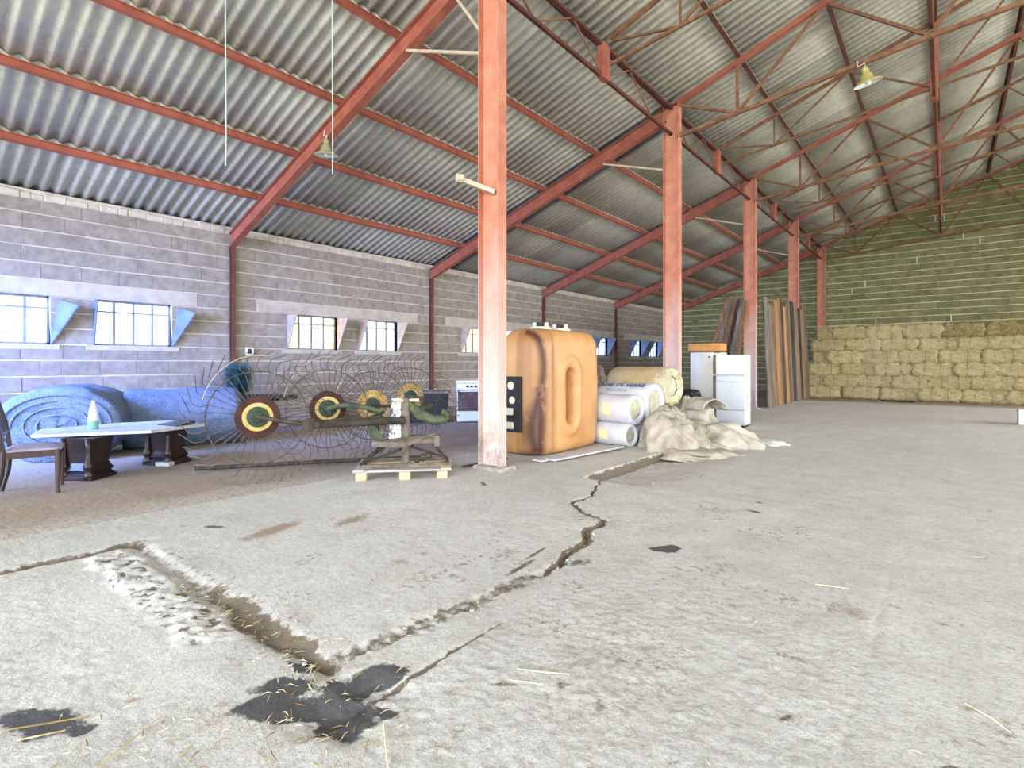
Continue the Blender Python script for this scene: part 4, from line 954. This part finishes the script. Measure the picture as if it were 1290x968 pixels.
# ------------------------------------------------------------------ orange oil tank
tk = thing('oil_tank', 'large translucent orange plastic oil tank behind the nearest column', 'tank', (-4.34, 6.20, 0.0))
TX, TY, TZ = .37, .80, 1.66
bm = bmesh.new(); nxs, nys, nzs = 24, 56, 64
def sup(u, e): return math.copysign(abs(u) ** e, u)
vs = []; fs = []; st = []
# rounded-rectangle rings stacked in z; the long sides carry a slot recess and vertical ribs
ring = 240
def rr_point(t, a, b_, rad):
    # perimeter of rounded rect with half sizes a (x), b_ (y)
    segs = [('l', (a, -(b_ - rad)), (a, b_ - rad)), ('c', (a - rad, b_ - rad), 0), ('l', (a - rad, b_), (-(a - rad), b_)), ('c', (-(a - rad), b_ - rad), 90), ('l', (-a, b_ - rad), (-a, -(b_ - rad))), ('c', (-(a - rad), -(b_ - rad)), 180), ('l', (-(a - rad), -b_), (a - rad, -b_)), ('c', (a - rad, -(b_ - rad)), 270)]
    lens = [2 * (b_ - rad), rad * math.pi / 2, 2 * (a - rad), rad * math.pi / 2] * 2
    d = t * sum(lens)
    for sg, L in zip(segs, lens):
        if d <= L + 1e-9:
            if sg[0] == 'l':
                k = d / L; return (sg[1][0] + (sg[2][0] - sg[1][0]) * k, sg[1][1] + (sg[2][1] - sg[1][1]) * k)
            an = math.radians(sg[2] + 90 * d / L); return (sg[1][0] + rad * math.cos(an), sg[1][1] + rad * math.sin(an))
        d -= L
    return (a, -(b_ - rad))
NZ = 90
for j in range(NZ + 1):
    z = TZ * j / NZ
    dz_t = max(0, z - (TZ - .22)) / .22; dz_b = max(0, .12 - z) / .12
    ins = .20 * (1 - math.sqrt(max(0, 1 - dz_t ** 2))) + .10 * (1 - math.sqrt(max(0, 1 - dz_b ** 2)))
    bel = .015 * math.sin(math.pi * z / TZ)
    for i in range(ring):
        x, y = rr_point(i / ring, TX - min(ins, TX - .05) * .9 + bel, TY - ins + bel, max(.05, .29 - ins * .75))
        s_ = 0.0
        if x > TX * .7:
            yy = abs(y + .10); zz = z - .76
            # slot
            ds = math.hypot(yy, max(0, abs(zz) - .27)); x -= .52 * max(0, min(1, (.115 - ds) / .035)) if ds < .115 else 0
            if .125 < ds < .30: x += .03 * math.sin(math.pi * (ds - .125) / .175)
            # parting groove
            for yg, wg, dg in ((-.47, .035, .02), (.60, .03, .006)):
                g_ = math.exp(-((y - yg) / wg) ** 2); x -= dg * g_
        # brown runs of old oil near the front corner
        if y < -.5:
            s_ = math.exp(-((y + .72 + .05 * math.sin(z * 4)) / .06) ** 2) * (x > .1)
            if z < .9: s_ = max(s_, math.exp(-((y + .70) / .09) ** 2) * (x > .05))
        if x > TX * .8 and abs(y + .47) < .05: s_ = max(s_, .3)
        if y < -.40 and x > 0: s_ = max(s_, .30 * min(1, (-.40 - y) / .06))
        vs.append((x, y, z)); st.append(min(1, s_))
for j in range(NZ):
    for i in range(ring):
        a = j * ring + i; b_ = j * ring + (i + 1) % ring; fs.append((a, b_, b_ + ring, a + ring))
fs.append(tuple(range(ring - 1, -1, -1))); fs.append(tuple(range(NZ * ring, (NZ + 1) * ring)))
me = bpy.data.meshes.new('tank_body'); me.from_pydata(vs, [], fs); me.update(); at = me.attributes.new('stain', 'FLOAT', 'POINT'); at.data.foreach_set('value', st)
me.materials.append(M['tank']); me.shade_smooth(); link('tank_body', me, tk)
for yc in (-.30, .18):
    MB().lathe([(0, .02), (.13, .02), (.15, .0), (.15, -.05)], 24, (.02, yc, TZ + .02)).build('cap_flange', M['cream'], tk)
    for k in range(4):
        a = 2 * math.pi * k / 4 + .4; MB().lathe([(0, .06), (.025, .06), (.03, 0)], 10, (.02 + .08 * math.cos(a), yc + .09 * math.sin(a), TZ + .04)).build('cap', M['black'] if k % 2 else M['white_enamel'], tk)
# black perforated panel against the tank's end
bp = thing('perforated_panel', 'black panel with pale round fittings between nearest column and orange tank', 'panel', (-4.42, 5.362, 0.31), R(0))
MB().bbox(-.30, .19, -.02, .02, 0, .72, .01).build('panel', M['black'], bp)
for (x, z, r_) in ((.03, .60, .055), (.05, .41, .05), (-.12, .60, .05)):
    MB().lathe([(0, .012), (r_ * .8, .012), (r_, 0)], 16, (x, -.02, z), (0, -1, 0)).build('round_fitting', M['cream'], bp)
for (x, z) in ((.02, .22), (.03, .04)): MB().bbox(x - .05, x + .06, -.06, -.02, z, z + .09, .008).build('pale_clip', M['cream'], bp)
for k, (x0, x1, y0, y1) in enumerate(((-3.86, -3.70, 5.15, 6.65), (-3.72, -3.55, 5.28, 6.72))):
    b_ = MB().bbox(-.08, .08, -.74, .74, 0, .022, .004).build('white_board', M['white_board'], None, False, ((x0 + x1) / 2, (y0 + y1) / 2, fl(-3.7, 6) + .012 + .012 * k)); b_.rotation_euler = (0, 0, R(-4 - 2 * k))
    tag(b_, ['white board lying on the floor tight against the orange tank', 'white board on the floor overlapping its twin, farther from the orange tank'][k], 'board')

# ------------------------------------------------------------------ wrapped insulation rolls
def roll(loc, r, L, rz, label, mat, yellow=True, crush=0.0, wool=M['wool']):
    # axis along local x, end disc at x = 0 facing +x
    t = thing('insulation_roll', label, 'insulation roll', loc, rz, 'wrapped insulation rolls')
    n = 40; prof = [(.0, r * .97), (-.015, r * 1.0)] + [(-L * k / 8, r) for k in range(1, 9)]
    vs = []; fs = []
    for i, (x, rr) in enumerate(prof):
        for k in range(n):
            a = 2 * math.pi * k / n; q_ = rr * (1 + (.025 + crush) * N3(x * 4 + loc[1], math.cos(a) * 1.6, math.sin(a) * 1.6 + loc[0]) + .012 * N3(x * 12, math.cos(a) * 7, math.sin(a) * 7))
            vs.append((x, q_ * math.cos(a), r + max(q_ * math.sin(a), -r)))
    fs += [(i * n + k, i * n + (k + 1) % n, (i + 1) * n + (k + 1) % n, (i + 1) * n + k) for i in range(len(prof) - 1) for k in range(n)]
    fs.append(tuple((len(prof) - 1) * n + k for k in range(n)))
    b_ = MB(); b_.add(vs, fs); b_.build('wrapper', mat, t, True)
    e = MB(); e.lathe([(r * .97, .0), (r * .88, .012), (r * .68, -.004), (r * .62, -.02)], n, (0, 0, r), (1, 0, 0)); e.build('folded_lip', mat, t, True)
    e = MB(); pr = [(r * .64, -.02)] + [(r * q_, -.018 + (.012 if j % 2 else -.008)) for j, q_ in enumerate((.55, .46, .37, .28, .19, .1))] + [(0, -.02)]
    e.lathe(pr, n, (0, 0, r), (1, 0, 0)); e.build('wool_end', wool, t, True)
    if yellow:
        p = MB(); k0, k1 = -1.0, .55
        for i in range(8):
            a0 = k0 + (k1 - k0) * i / 8; a1 = k0 + (k1 - k0) * (i + 1) / 8; rr = r * 1.035
            A0 = -math.pi / 2 - .25 + a0 - .3; A1 = -math.pi / 2 - .25 + a1 - .3
            A0 = math.pi + a0 * .5 + .1; A1 = math.pi + a1 * .5 + .1
            p.add([(-.30, rr * math.cos(A0), r + rr * math.sin(A0)), (-.44, rr * math.cos(A0), r + rr * math.sin(A0)), (-.44, rr * math.cos(A1), r + rr * math.sin(A1)), (-.30, rr * math.cos(A1), r + rr * math.sin(A1))], [(0, 1, 2, 3)])
        p.build('printed_patch', M['label_yellow'], t)['label'] = 'yellow printed patch'
    return t
FZ = fl(-3.6, 7)
roll((-3.50, 6.98, FZ), .165, .80, R(-8), 'white wrapped roll on the floor, lower front one beside the orange tank', M['wrap'])
roll((-3.42, 7.48, FZ), .165, .8, R(2), 'squashed white wrapped roll on the floor, under the roll lettered in blue', M['wrap'], False, .22)
roll((-3.46, 7.06, FZ + .315), .215, .85, R(-8), 'white wrapped roll stacked in front of the one lettered in blue', M['wrap'])
rc = roll((-3.40, 7.56, FZ + .30), .30, .95, R(-4), 'big white wrapped roll lettered in blue, below the kraft paper roll', M['wrap'], False)
def wrap_text(txt, size, roll_ob, r, x_start, a_mid, mat, name):
    cu = bpy.data.curves.new(name, 'FONT'); cu.body = txt; cu.size = size; cu.offset = .003
    tmp = bpy.data.objects.new(name, cu); COL.objects.link(tmp)
    dg = bpy.context.evaluated_depsgraph_get(); me_ = bpy.data.meshes.new_from_object(tmp.evaluated_get(dg))
    bpy.data.objects.remove(tmp); rr = r * 1.055
    for v_ in me_.vertices:
        a = a_mid - (v_.co.y) / rr; x = x_start + v_.co.x
        v_.co = (x, rr * math.cos(a), r + rr * math.sin(a))
    me_.materials.clear(); me_.materials.append(mat)
    return link(name, me_, roll_ob)
# lettering reads along the roll on its upper front side
wrap_text('LAINE DE VERRE', .115, rc, .30, -.92, R(128), M['ink'], 'lettering')
wrap_text('ISOLATION', .07, rc, .30, -.70, R(146), M['ink_pale'], 'lettering')
ke = thing('kraft_roll', 'beige kraft paper roll with crumpled end on top of the white rolls', 'insulation roll', (-3.42, 8.18, .52), R(-10), 'wrapped insulation rolls')
n = 36; vs = []
prof = [(.02, .16), (.06, .24), (.05, .29), (-.02, .31), (-.10, .315)] + [(-.10 - 1.05 * k / 8, .315 - (.06 if k == 8 else 0)) for k in range(1, 9)] + [(-1.18, .02)]
for i, (x, rr) in enumerate(prof):
    for k in range(n):
        a = 2 * math.pi * k / n; amp = .16 if i < 4 else .03
        q_ = rr * (1 + amp * N3(x * 9, math.cos(a) * 3.2, math.sin(a) * 3.2)); vs.append((x + (.05 * N3(k * .7, i, 2) if i < 4 else 0), q_ * math.cos(a), .31 + q_ * math.sin(a)))
fs = [(i * n + k, i * n + (k + 1) % n, (i + 1) * n + (k + 1) % n, (i + 1) * n + k) for i in range(len(prof) - 1) for k in range(n)]
nf_ = 4 * n
b_ = MB(); b_.add(vs[4 * n:], [tuple(q - 4 * n for q in f) for f in fs[nf_:]]); b_.build('kraft_wrapper', M['kraft'], ke, True)
b_ = MB(); b_.add(vs[:5 * n], fs[:nf_]); b_.build('crumpled_end', M['crinkle'], ke, True)
MB().lathe([(.24, .0), (.17, -.03), (.12, .01), (.07, -.02), (.0, 0)], 20, (.02, 0, .31), (1, 0, 0)).build('wool_end', M['wool'], ke, True)
sup_ = MB(); sup_.tube([(-3.55, 8.2, .26), (-4.5, 8.35, .26)], .265, 28); so = sup_.build('insulation_roll', M['wrap'], None, True); tag(so, 'plain white roll on the floor carrying the kraft paper roll', 'insulation roll', 'wrapped insulation rolls')

def lump(name, loc, sc, mat, seed, amp=.3, flat=True, freq=2.4, parent=None, sub=5, fold=.10):
    bm = bmesh.new(); bmesh.ops.create_icosphere(bm, subdivisions=sub, radius=1.0)
    for v_ in bm.verts:
        d = v_.co.normalized(); n1 = N3(d.x * freq + seed, d.y * freq, d.z * freq)
        ph = math.atan2(d.y, d.x); wz = N3(d.x * 2 + seed, d.y * 2, d.z * 2) * 3.2
        rg = math.sin(ph * 6 + wz * 1.5 + d.z * 2.2) * (.35 + .65 * math.sqrt(max(0, 1 - d.z * d.z)))
        rg2 = 1 - 2 * abs(math.sin(ph * 8.5 + wz * 2.3 - d.z * 3.5 + seed)) ** .7
        rg2 = rg2 * .55 + .35 * N3(d.x * 9 + seed, d.y * 9, d.z * 9)
        k = 1 + amp * n1 + fold * rg + fold * .5 * rg2
        p = Vector((d.x * sc[0], d.y * sc[1], d.z * sc[2])) * k
        if flat and p.z < 0: p.z = max(p.z, -.02); 
        v_.co = p
    mm = bpy.data.meshes.new(name); bm.to_mesh(mm); bm.free(); mm.materials.append(mat); mm.shade_smooth()
    return link(name, mm, parent, loc)
tag(lump('brown_bag', (-4.86, 8.10, .60), (.36, .34, .60), M['brown_bag'], 4.2, .15, False, 1.8, fold=.16), 'crumpled brown plastic bag between the orange tank and the kraft roll', 'bag')
tag(MB().bbox(-5.1, -4.35, 7.85, 8.45, 0.0, .30, .02).build('timber_box', M['grey_crate']), 'low grey box under the crumpled brown bag', 'box')
# sacking heap: each crumpled piece is a thing of its own
SK = [('sacking', (-3.02, 7.28, 0), (.50, .46, .52), M['sack_b'], 1.3, 'large crumpled cream sack slumped against the wrapped rolls'),
      ('sacking', (-2.72, 8.05, 0), (.62, .42, .32), M['sack'], 7.7, 'off white crumpled sheet spread in front of the white fridge'),
      ('sacking', (-2.72, 7.25, -.06), (.62, .50, .16), M['sack_b'], 3.9, 'flat dirty cream sack spreading over the lower floor'),
      ('sacking', (-3.25, 8.75, 0), (.42, .34, .60), M['sack'], 12.1, 'upright bunched white sack between the kraft roll and the white cabinet'),
      ('plastic_sheet', (-2.25, 8.55, 0), (.42, .26, .06), M['sheet'], 17.5, 'flat pale plastic sheet trailing on the floor right of the sacks')]
for nm, lc, sc, mt, sd, lb in SK: tag(lump(nm, lc, sc, mt, sd, .30, True, 1.7, fold=.105), lb, 'sack' if nm == 'sacking' else 'plastic sheet', 'crumpled sacks in a heap')
fr_ = MB(); vs = []; n = 22
for i in range(14):
    a = math.pi * (.05 + .9 * i / 13)
    for k in range(n):
        x = -.24 + .48 * k / (n - 1); q_ = .21 * (1 + .16 * N3(a * 1.6, x * 6, 5)); vs.append((x, -q_ * math.cos(a) * 1.1, .26 + q_ * math.sin(a)))
fr_.add(vs, [(i * n + k, i * n + k + 1, (i + 1) * n + k + 1, (i + 1) * n + k) for i in range(13) for k in range(n - 1)])
o_ = fr_.build('sacking', M['sack'], None, True, (-2.95, 8.45, .18)); o_.rotation_euler = (0, 0, R(-35))
sm = o_.modifiers.new('thickness', 'SOLIDIFY'); sm.thickness = .012
tag(o_, 'stiff arched off white sack gaping open on top of the heap', 'sack', 'crumpled sacks in a heap')
tag(lump('dark_hole_fill', (-3.35, 8.85, .62), (.18, .16, .14), M['black'], 5.5, .2, False), 'small black lump filling the dark hole beside the kraft roll', 'bag')  # black lump added where there is only a dark hole, not a bag

# ------------------------------------------------------------------ old fridge and cabinet
fg = thing('old_fridge', 'old white fridge standing right of the sacks, its door facing out', 'fridge', (-3.14, 10.30, fl(-3.1, 10.3)), R(4))
MB().bbox(-.25, .25, .03, .52, .04, 1.36, .012).build('body', M['white_enamel'], fg)
MB().bbox(-.26, .26, -.02, .03, .98, 1.36, .012).build('freezer_door', M['white_enamel'], fg)
d_ = MB().bbox(-.26, .26, -.02, .03, .33, .97, .012).build('fridge_door', M['blue_white'], fg)
MB().bbox(-.23, .23, -.045, -.018, .86, .895, .006).build('handle', M['white_enamel'], d_)
MB().bbox(-.23, .23, -.03, -.018, .70, .712, .003).build('trim_line', M['sheet'], d_)
MB().bbox(-.26, .26, -.015, .03, .05, .32, .012).build('kick_panel', M['blue_white'], fg)
for sx_ in (-.2, .2): MB().box(sx_ - .03, sx_ + .03, .08, .42, 0, .05).build('foot', M['black'], fg)
cbn = thing('white_cabinet', 'tall white cabinet panel with open cream shelves, left of the fridge', 'cabinet', (-3.80, 10.72, fl(-3.8, 10.7)), R(3))
MB().bbox(-.25, .20, -.02, .04, .0, 1.42, .008).build('door', M['white_enamel'], cbn)
MB().bbox(-.25, .36, .36, .40, 0, 1.42, .008).build('back_panel', M['cream'], cbn)
for z in (.02, .45, .95, 1.37): MB().bbox(.16, .36, -.01, .38, z, z + .035, .006).build('shelf', M['cream'], cbn)
MB().bbox(.335, .365, 0, .38, 0, 1.42, .006).build('side_panel', M['cream'], cbn)
MB().lathe([(0, .03), (.018, .028), (.02, 0)], 10, (.13, -.02, 1.33), (0, -1, 0)).build('knob', M['rust'], cbn)
tag(MB().bbox(-4.12, -3.45, 10.74, 11.08, 1.45, 1.60, .01).build('orange_box', M['orange_board']), 'flat orange brown board box on top of the white cabinet', 'box')

# ------------------------------------------------------------------ planks: leaning and upright
def plank(w_, L, t_, mat, mark=False):
    b_ = MB(); n = 6; vs = []
    for i in range(n + 1):
        z = L * i / n; j = .008 * math.sin(i * 1.7 + w_ * 40); s_ = 1 - (.15 if i == n else 0)
        vs += [(-w_ / 2 * s_ + j, 0, z), (w_ / 2 * s_ + j, 0, z), (w_ / 2 * s_ + j, t_, z), (-w_ / 2 * s_ + j, t_, z)]
    fs = [(3, 2, 1, 0), tuple(4 * n + k for k in range(4))] + [(4 * i + k, 4 * i + (k + 1) % 4, 4 * i + 4 + (k + 1) % 4, 4 * i + 4 + k) for i in range(n) for k in range(4)]
    b_.add(vs, fs); return b_.mesh('plank', mat)
mats = ['plank_grey', 'plank_grey', 'plank_brown', 'plank_orange', 'plank_brown', 'plank_dark', 'plank_orange', 'plank_brown', 'plank_grey', 'plank_dark', 'plank_grey', 'plank_brown', 'plank_dark', 'plank_grey', 'plank_brown', 'plank_grey', 'plank_dark', 'plank_grey']
COLN = {'plank_grey': 'weathered grey', 'plank_brown': 'brown', 'plank_orange': 'orange brown', 'plank_dark': 'dark'}
y = 15.45; k = 0
while k < 16:
    w_ = .30 + .1 * rnd.random(); L = 2.85 + rnd.uniform(-.12, .25) + .012 * k
    ob = link('plank', plank(w_, L, .035, M[mats[k]]), None, (-3.70 + rnd.uniform(-.012, .012), y + w_ / 2, fl(-3.9, y) + .005))
    ob.rotation_euler = (R(rnd.uniform(-2.4, -2.1)), R(rnd.uniform(-1.0, 1.0)), R(90 + rnd.uniform(-3, 3)))
    tag(ob, '%s upright plank, %s from the third column in the standing row' % (COLN[mats[k]], ORD[k]), 'plank', 'planks standing along the columns')
    y += w_ * .98; k += 1
# rails the planks lean on
for z in (1.25, 2.75):
    tag(MB().tube([(-3.845 if z < 2 else -3.86, 15.1, z), (-3.845 if z < 2 else -3.86, 20.9, z)], .018, 8).build('support_rail', M['iron']), 'dark steel rail behind the upright planks, ' + ('upper' if z > 2 else 'lower') + ' of two', 'rail')
tp = [(-4.52, 2.96), (-4.44, 2.93), (-4.34, 2.95), (-4.26, 2.88), (-4.18, 2.9), (-4.1, 2.86)]
for i, (xt, zt_) in enumerate(tp):
    xb = -5.20 + .17 * i; yb = 14.05 + .03 * i; yt = 14.62 + .02 * i
    m_ = M[['plank_brown', 'plank_grey', 'plank_brown', 'plank_dark', 'plank_grey', 'plank_brown'][i]]
    p0 = Vector((xb, yb, 0.02)); p1 = Vector((xt, yt, zt_))
    tag(MB().bar(p0, p1, .09, .04, (0, -1, .2)).build('plank', m_), '%s slanting plank leaning on the third column, %s from the left' % (['brown', 'grey', 'brown', 'dark', 'grey', 'brown'][i], ORD[i]), 'plank', 'planks leaning on the third column')

# ------------------------------------------------------------------ hay bales
def bale_mesh(seed, L=1.0, W_=.5, Hh=.40, mat=None):
    bm = bmesh.new(); bmesh.ops.create_cube(bm, size=1.0); bmesh.ops.subdivide_edges(bm, edges=bm.edges[:], cuts=9, use_grid_fill=True)
    for v_ in bm.verts:
        p = v_.co.copy(); x, y, z = p.x * L, p.y * W_, p.z * Hh
        # twine pinches and rounded edges
        pin = .022 * (math.exp(-((x - .2 * L) / .05) ** 2) + math.exp(-((x + .2 * L) / .05) ** 2))
        ex, ey, ez = abs(p.x) * 2, abs(p.y) * 2, abs(p.z) * 2
        rd = 1 - .07 * (max(0, ey - .5) * max(0, ez - .5) * 4 + max(0, ex - .6) * max(0, ez - .5) * 3)
        n1 = N3(x * 7 + seed, y * 9, z * 9); n2 = N3(x * 22 + seed, y * 22, z * 26)
        k = .055 * n1 + .03 * n2
        v_.co = (x * rd + p.x * 2 * k, y * rd - p.y * 2 * pin + p.y * 2 * k, z * rd - p.z * 2 * pin * .7 + p.z * 2 * k)
    # loose stalks
    rr = random.Random(seed)
    for i in range(520):
        f = rr.choice(((0, -1, 0), (0, -1, 0), (0, -1, 0), (-1, 0, 0), (1, 0, 0), (0, 0, 1)))
        c = Vector(((rr.random() - .5) * L if not f[0] else f[0] * L / 2, (rr.random() - .5) * W_ if not f[1] else f[1] * W_ / 2, (rr.random() - .5) * Hh if not f[2] else f[2] * Hh / 2)) * .98
        d = Vector((rr.uniform(-1, 1), rr.uniform(-1, 1), rr.uniform(-1, 1))).normalized(); d = (d + Vector(f) * .5).normalized() * rr.uniform(.05, .15)
        s_ = d.orthogonal().normalized() * .0065
        vv = [bm.verts.new(c - s_), bm.verts.new(c + s_), bm.verts.new(c + d)]; bm.faces.new(vv)
    mm = bpy.data.meshes.new('hay_bale'); bm.to_mesh(mm); bm.free(); mm.materials.append(mat); mm.shade_smooth(); return mm
BM_ = [bale_mesh(s_, mat=M['hay']) for s_ in (1, 22, 43, 64)]; BD = [bale_mesh(s_, mat=M['hay_dark']) for s_ in (9, 31)]
twm = MB().box(-.006, .006, -.245, -.235, -.19, .19).mesh('twine', M['straw_brown'])
rown = ['bottom', 'second', 'third', 'fourth', 'fifth', 'top']
for r_ in range(6):
    x = -3.80 + .03 * (r_ % 2) + .10 * (r_ // 3); i = 0
    if r_ == 5: x = -3.55
    while x < 3.2:
        L = 1.0 if not (r_ % 2 and i == 0) else .5
        gap = rnd.uniform(-.05, .02) if r_ else rnd.uniform(.0, .10)
        me_ = BD[rnd.randrange(2)] if (r_ == 5 and x > -1.0) or (rnd.random() < .08) else BM_[rnd.randrange(4)]
        ob = link('hay_bale', me_, None, (x + L / 2, 21.32 + rnd.uniform(-.06, .06) + .04 * r_, .205 + .405 * r_)); 
        s_ = rnd.choice((-1, 1)); ob.rotation_euler = (0, R(rnd.uniform(-1.2, 1.2)), R(rnd.uniform(-2.5, 2.5)))
        ob.scale = (L, 1, 1.07 + rnd.uniform(-.03, .05))
        for tx in (-.2, .2): link('twine', twm, ob, (tx, 0, 0))
        tag(ob, 'straw coloured hay bale in the %s row, %s from the left end of the stack' % (rown[r_], ORD[i]), 'hay bale', 'stacked hay bales')
        x += L + gap; i += 1
for r_ in range(6):
    for j in range(3):
        ob = link('hay_bale', BM_[rnd.randrange(4)], None, (-3.28 + .1 * (r_ // 3), 22.15 + .53 * j * 1.0 + .52 * 0, .205 + .405 * r_)); ob.rotation_euler = (0, 0, R(180 + rnd.uniform(-2, 2)))
        tag(ob, 'hay bale behind the left end of the stack, %s row up, %s back' % (rown[r_], ORD[j]), 'hay bale', 'stacked hay bales')
mb = MB()
for i in range(4200):
    x = rnd.uniform(-4.2, 5.0); y = 21.05 - abs(rnd.gauss(0, .42)); a = rnd.uniform(0, 6.28); l_ = rnd.uniform(.06, .2); z = .012 + max(0, .07 - (21.05 - y) * .1) * rnd.random()
    d = Vector((math.cos(a), math.sin(a), rnd.uniform(-.1, .25))) * l_; s_ = Vector((-d.y, d.x, 0)).normalized() * .006
    p = Vector((x, y, z)); mb.add([p - s_, p + s_, p + d + s_ * .3, p + d - s_ * .3], [(0, 1, 2, 3)])
tag(mb.build('hay_litter', M['straw']), 'loose hay scattered on the floor along the foot of the bales', 'hay', None, 'stuff')
tag(MB().bbox(-1.6, -.75, 20.28, 20.4, .0, .05, .01).build('dark_plank', M['plank_dark']), 'short dark plank lying on the floor in front of the hay', 'plank')
tag(MB().bbox(1.08, 1.75, 14.3, 14.65, .0, .30, .01).build('white_box', M['white_enamel']), 'small white box on the open floor at the right edge', 'box')

# ------------------------------------------------------------------ litter on the floor
def fz_many(xs, ys): return floor_fields(np.array([xs]), np.array([ys]))[0][0]
def litter(name, n, sampler, mats_, l0, l1, w0, label):
    xs, ys = [], []
    for i in range(n):
        x, y = sampler(); xs.append(x); ys.append(y)
    zs = fz_many(np.array(xs), np.array(ys)); b_ = MB()
    for x, y, z in zip(xs, ys, zs):
        a = rnd.uniform(0, 6.28); l_ = rnd.uniform(l0, l1); d = Vector((math.cos(a), math.sin(a), rnd.uniform(-.05, .12))) * l_
        s_ = Vector((-d.y, d.x, 0)).normalized() * w0 * rnd.uniform(.5, 1.2); p = Vector((x, y, z + .004)); md_ = p + d * .5 + Vector((rnd.uniform(-.1, .1) * l_, rnd.uniform(-.1, .1) * l_, .15 * l_ * rnd.random()))
        b_.cur = rnd.randrange(len(mats_))
        b_.add([p - s_, p + s_, md_ + s_ + Vector((0, 0, .002)), md_ - s_, p + d], [(0, 1, 2, 3), (3, 2, 4)])
    tag(b_.build(name, mats_), label, 'straw' if 'straw' in name else 'debris', None, 'stuff')
def near():
    while True:
        x = rnd.gauss(-1.6, 1.2); y = abs(rnd.gauss(1.2, 1.3)) + .1
        if -4 < x < 1.5 and y < 6: return x, y
litter('straw_litter', 420, near, [M['straw_pale'], M['straw'], M['straw_brown']], .015, .055, .0016, 'bits of straw scattered over the near floor')
def edge():
    if rnd.random() < .45: return rnd.uniform(-3.3, -1.7), rnd.gauss(1.13, .08)
    p = rnd.choice(SLABEDGE); return rnd.gauss(p[0], .1), rnd.gauss(p[1], .12)
litter('straw_fragments', 420, edge, [M['straw_pale'], M['straw_brown'], M['straw']], .015, .06, .002, 'straw fragments caught in the trench and slab crack')
def pit(): return rnd.gauss(-1.7, .25), rnd.gauss(.75, .28)
litter('straw_scraps', 260, pit, [M['straw'], M['straw_pale'], M['straw_brown']], .015, .07, .0018, 'straw scraps around the wet dark patch')
def far_(): return rnd.uniform(-4, 3), rnd.uniform(3, 18)
litter('straw_flecks', 260, far_, [M['straw_pale'], M['straw_brown']], .03, .12, .004, 'straw flecks over the open floor')
# rubble of the broken kerb and slab edge
rb_ = MB(); 
for i in range(130):
    u = rnd.random()
    if u < .5: x, y = rnd.uniform(-4.0, -2.5), rnd.gauss(.96, .07)
    elif u < .75:
        p = rnd.choice(SLABEDGE[:9]); x, y = rnd.gauss(p[0], .05), rnd.gauss(p[1], .07)
    else: x, y = rnd.uniform(-2.97, -2.75), rnd.uniform(5.1, 6.9)
    s_ = rnd.uniform(.006, .017); z = fl(x, y) - .004; a = rnd.uniform(0, 3)
    c, sn = math.cos(a) * s_, math.sin(a) * s_
    rb_.hexa([(x - c, y - sn, z - .01), (x + sn, y - c, z - .01), (x + c, y + sn, z - .01), (x - sn, y + c, z - .01), (x - c * .6, y - sn * .6, z + s_ * .8), (x + sn * .7, y - c * .7, z + s_), (x + c * .6, y + sn * .6, z + s_ * .7), (x - sn * .6, y + c * .6, z + s_ * .9)])
tag(rb_.build('rubble', M['debris']), 'crumbled concrete rubble along the kerb and slab edges', 'rubble', None, 'stuff')
# larger stalks
STK = [((-2.36, .30), (-2.24, .49), 'thick brown stalk lying across the dark patch at the bottom left', M['straw_brown']), ((-2.27, .31), (-2.22, .42), 'shorter brown stalk crossing the dark patch at the bottom left', M['straw']), ((-1.93, .43), (-2.05, .64), 'straight straw stalk standing out at the bottom edge left of the wet patch', M['straw']),
       ((-1.45, 1.10), (-1.27, .98), 'long pale bent straw over the wet dark patch', M['straw_pale']), ((-1.30, 1.62), (-1.12, 1.72), 'long pale straw on the floor right of the slab corner', M['straw_pale']), ((-1.28, 1.55), (-1.16, 1.6), 'short pale straw below the long one right of the slab corner', M['straw_pale']),
       ((.05, 2.45), (.16, 2.35), 'pale straw on the smooth floor toward the right', M['straw_pale']), ((-.55, 3.25), (-.40, 3.3), 'pale straw on the floor beyond the round damp spot', M['straw_pale'])]
for (a, b_, lb, mt) in STK:
    za, zb = fl(*a), fl(*b_); m_ = ((a[0] + b_[0]) / 2 + .012, (a[1] + b_[1]) / 2 - .01, max(za, zb) + .014)
    tag(MB().tube([(a[0], a[1], za + .008), m_, (b_[0], b_[1], zb + .008)], [.0025, .003, .002], 5).build('straw_stalk', mt), lb, 'straw')
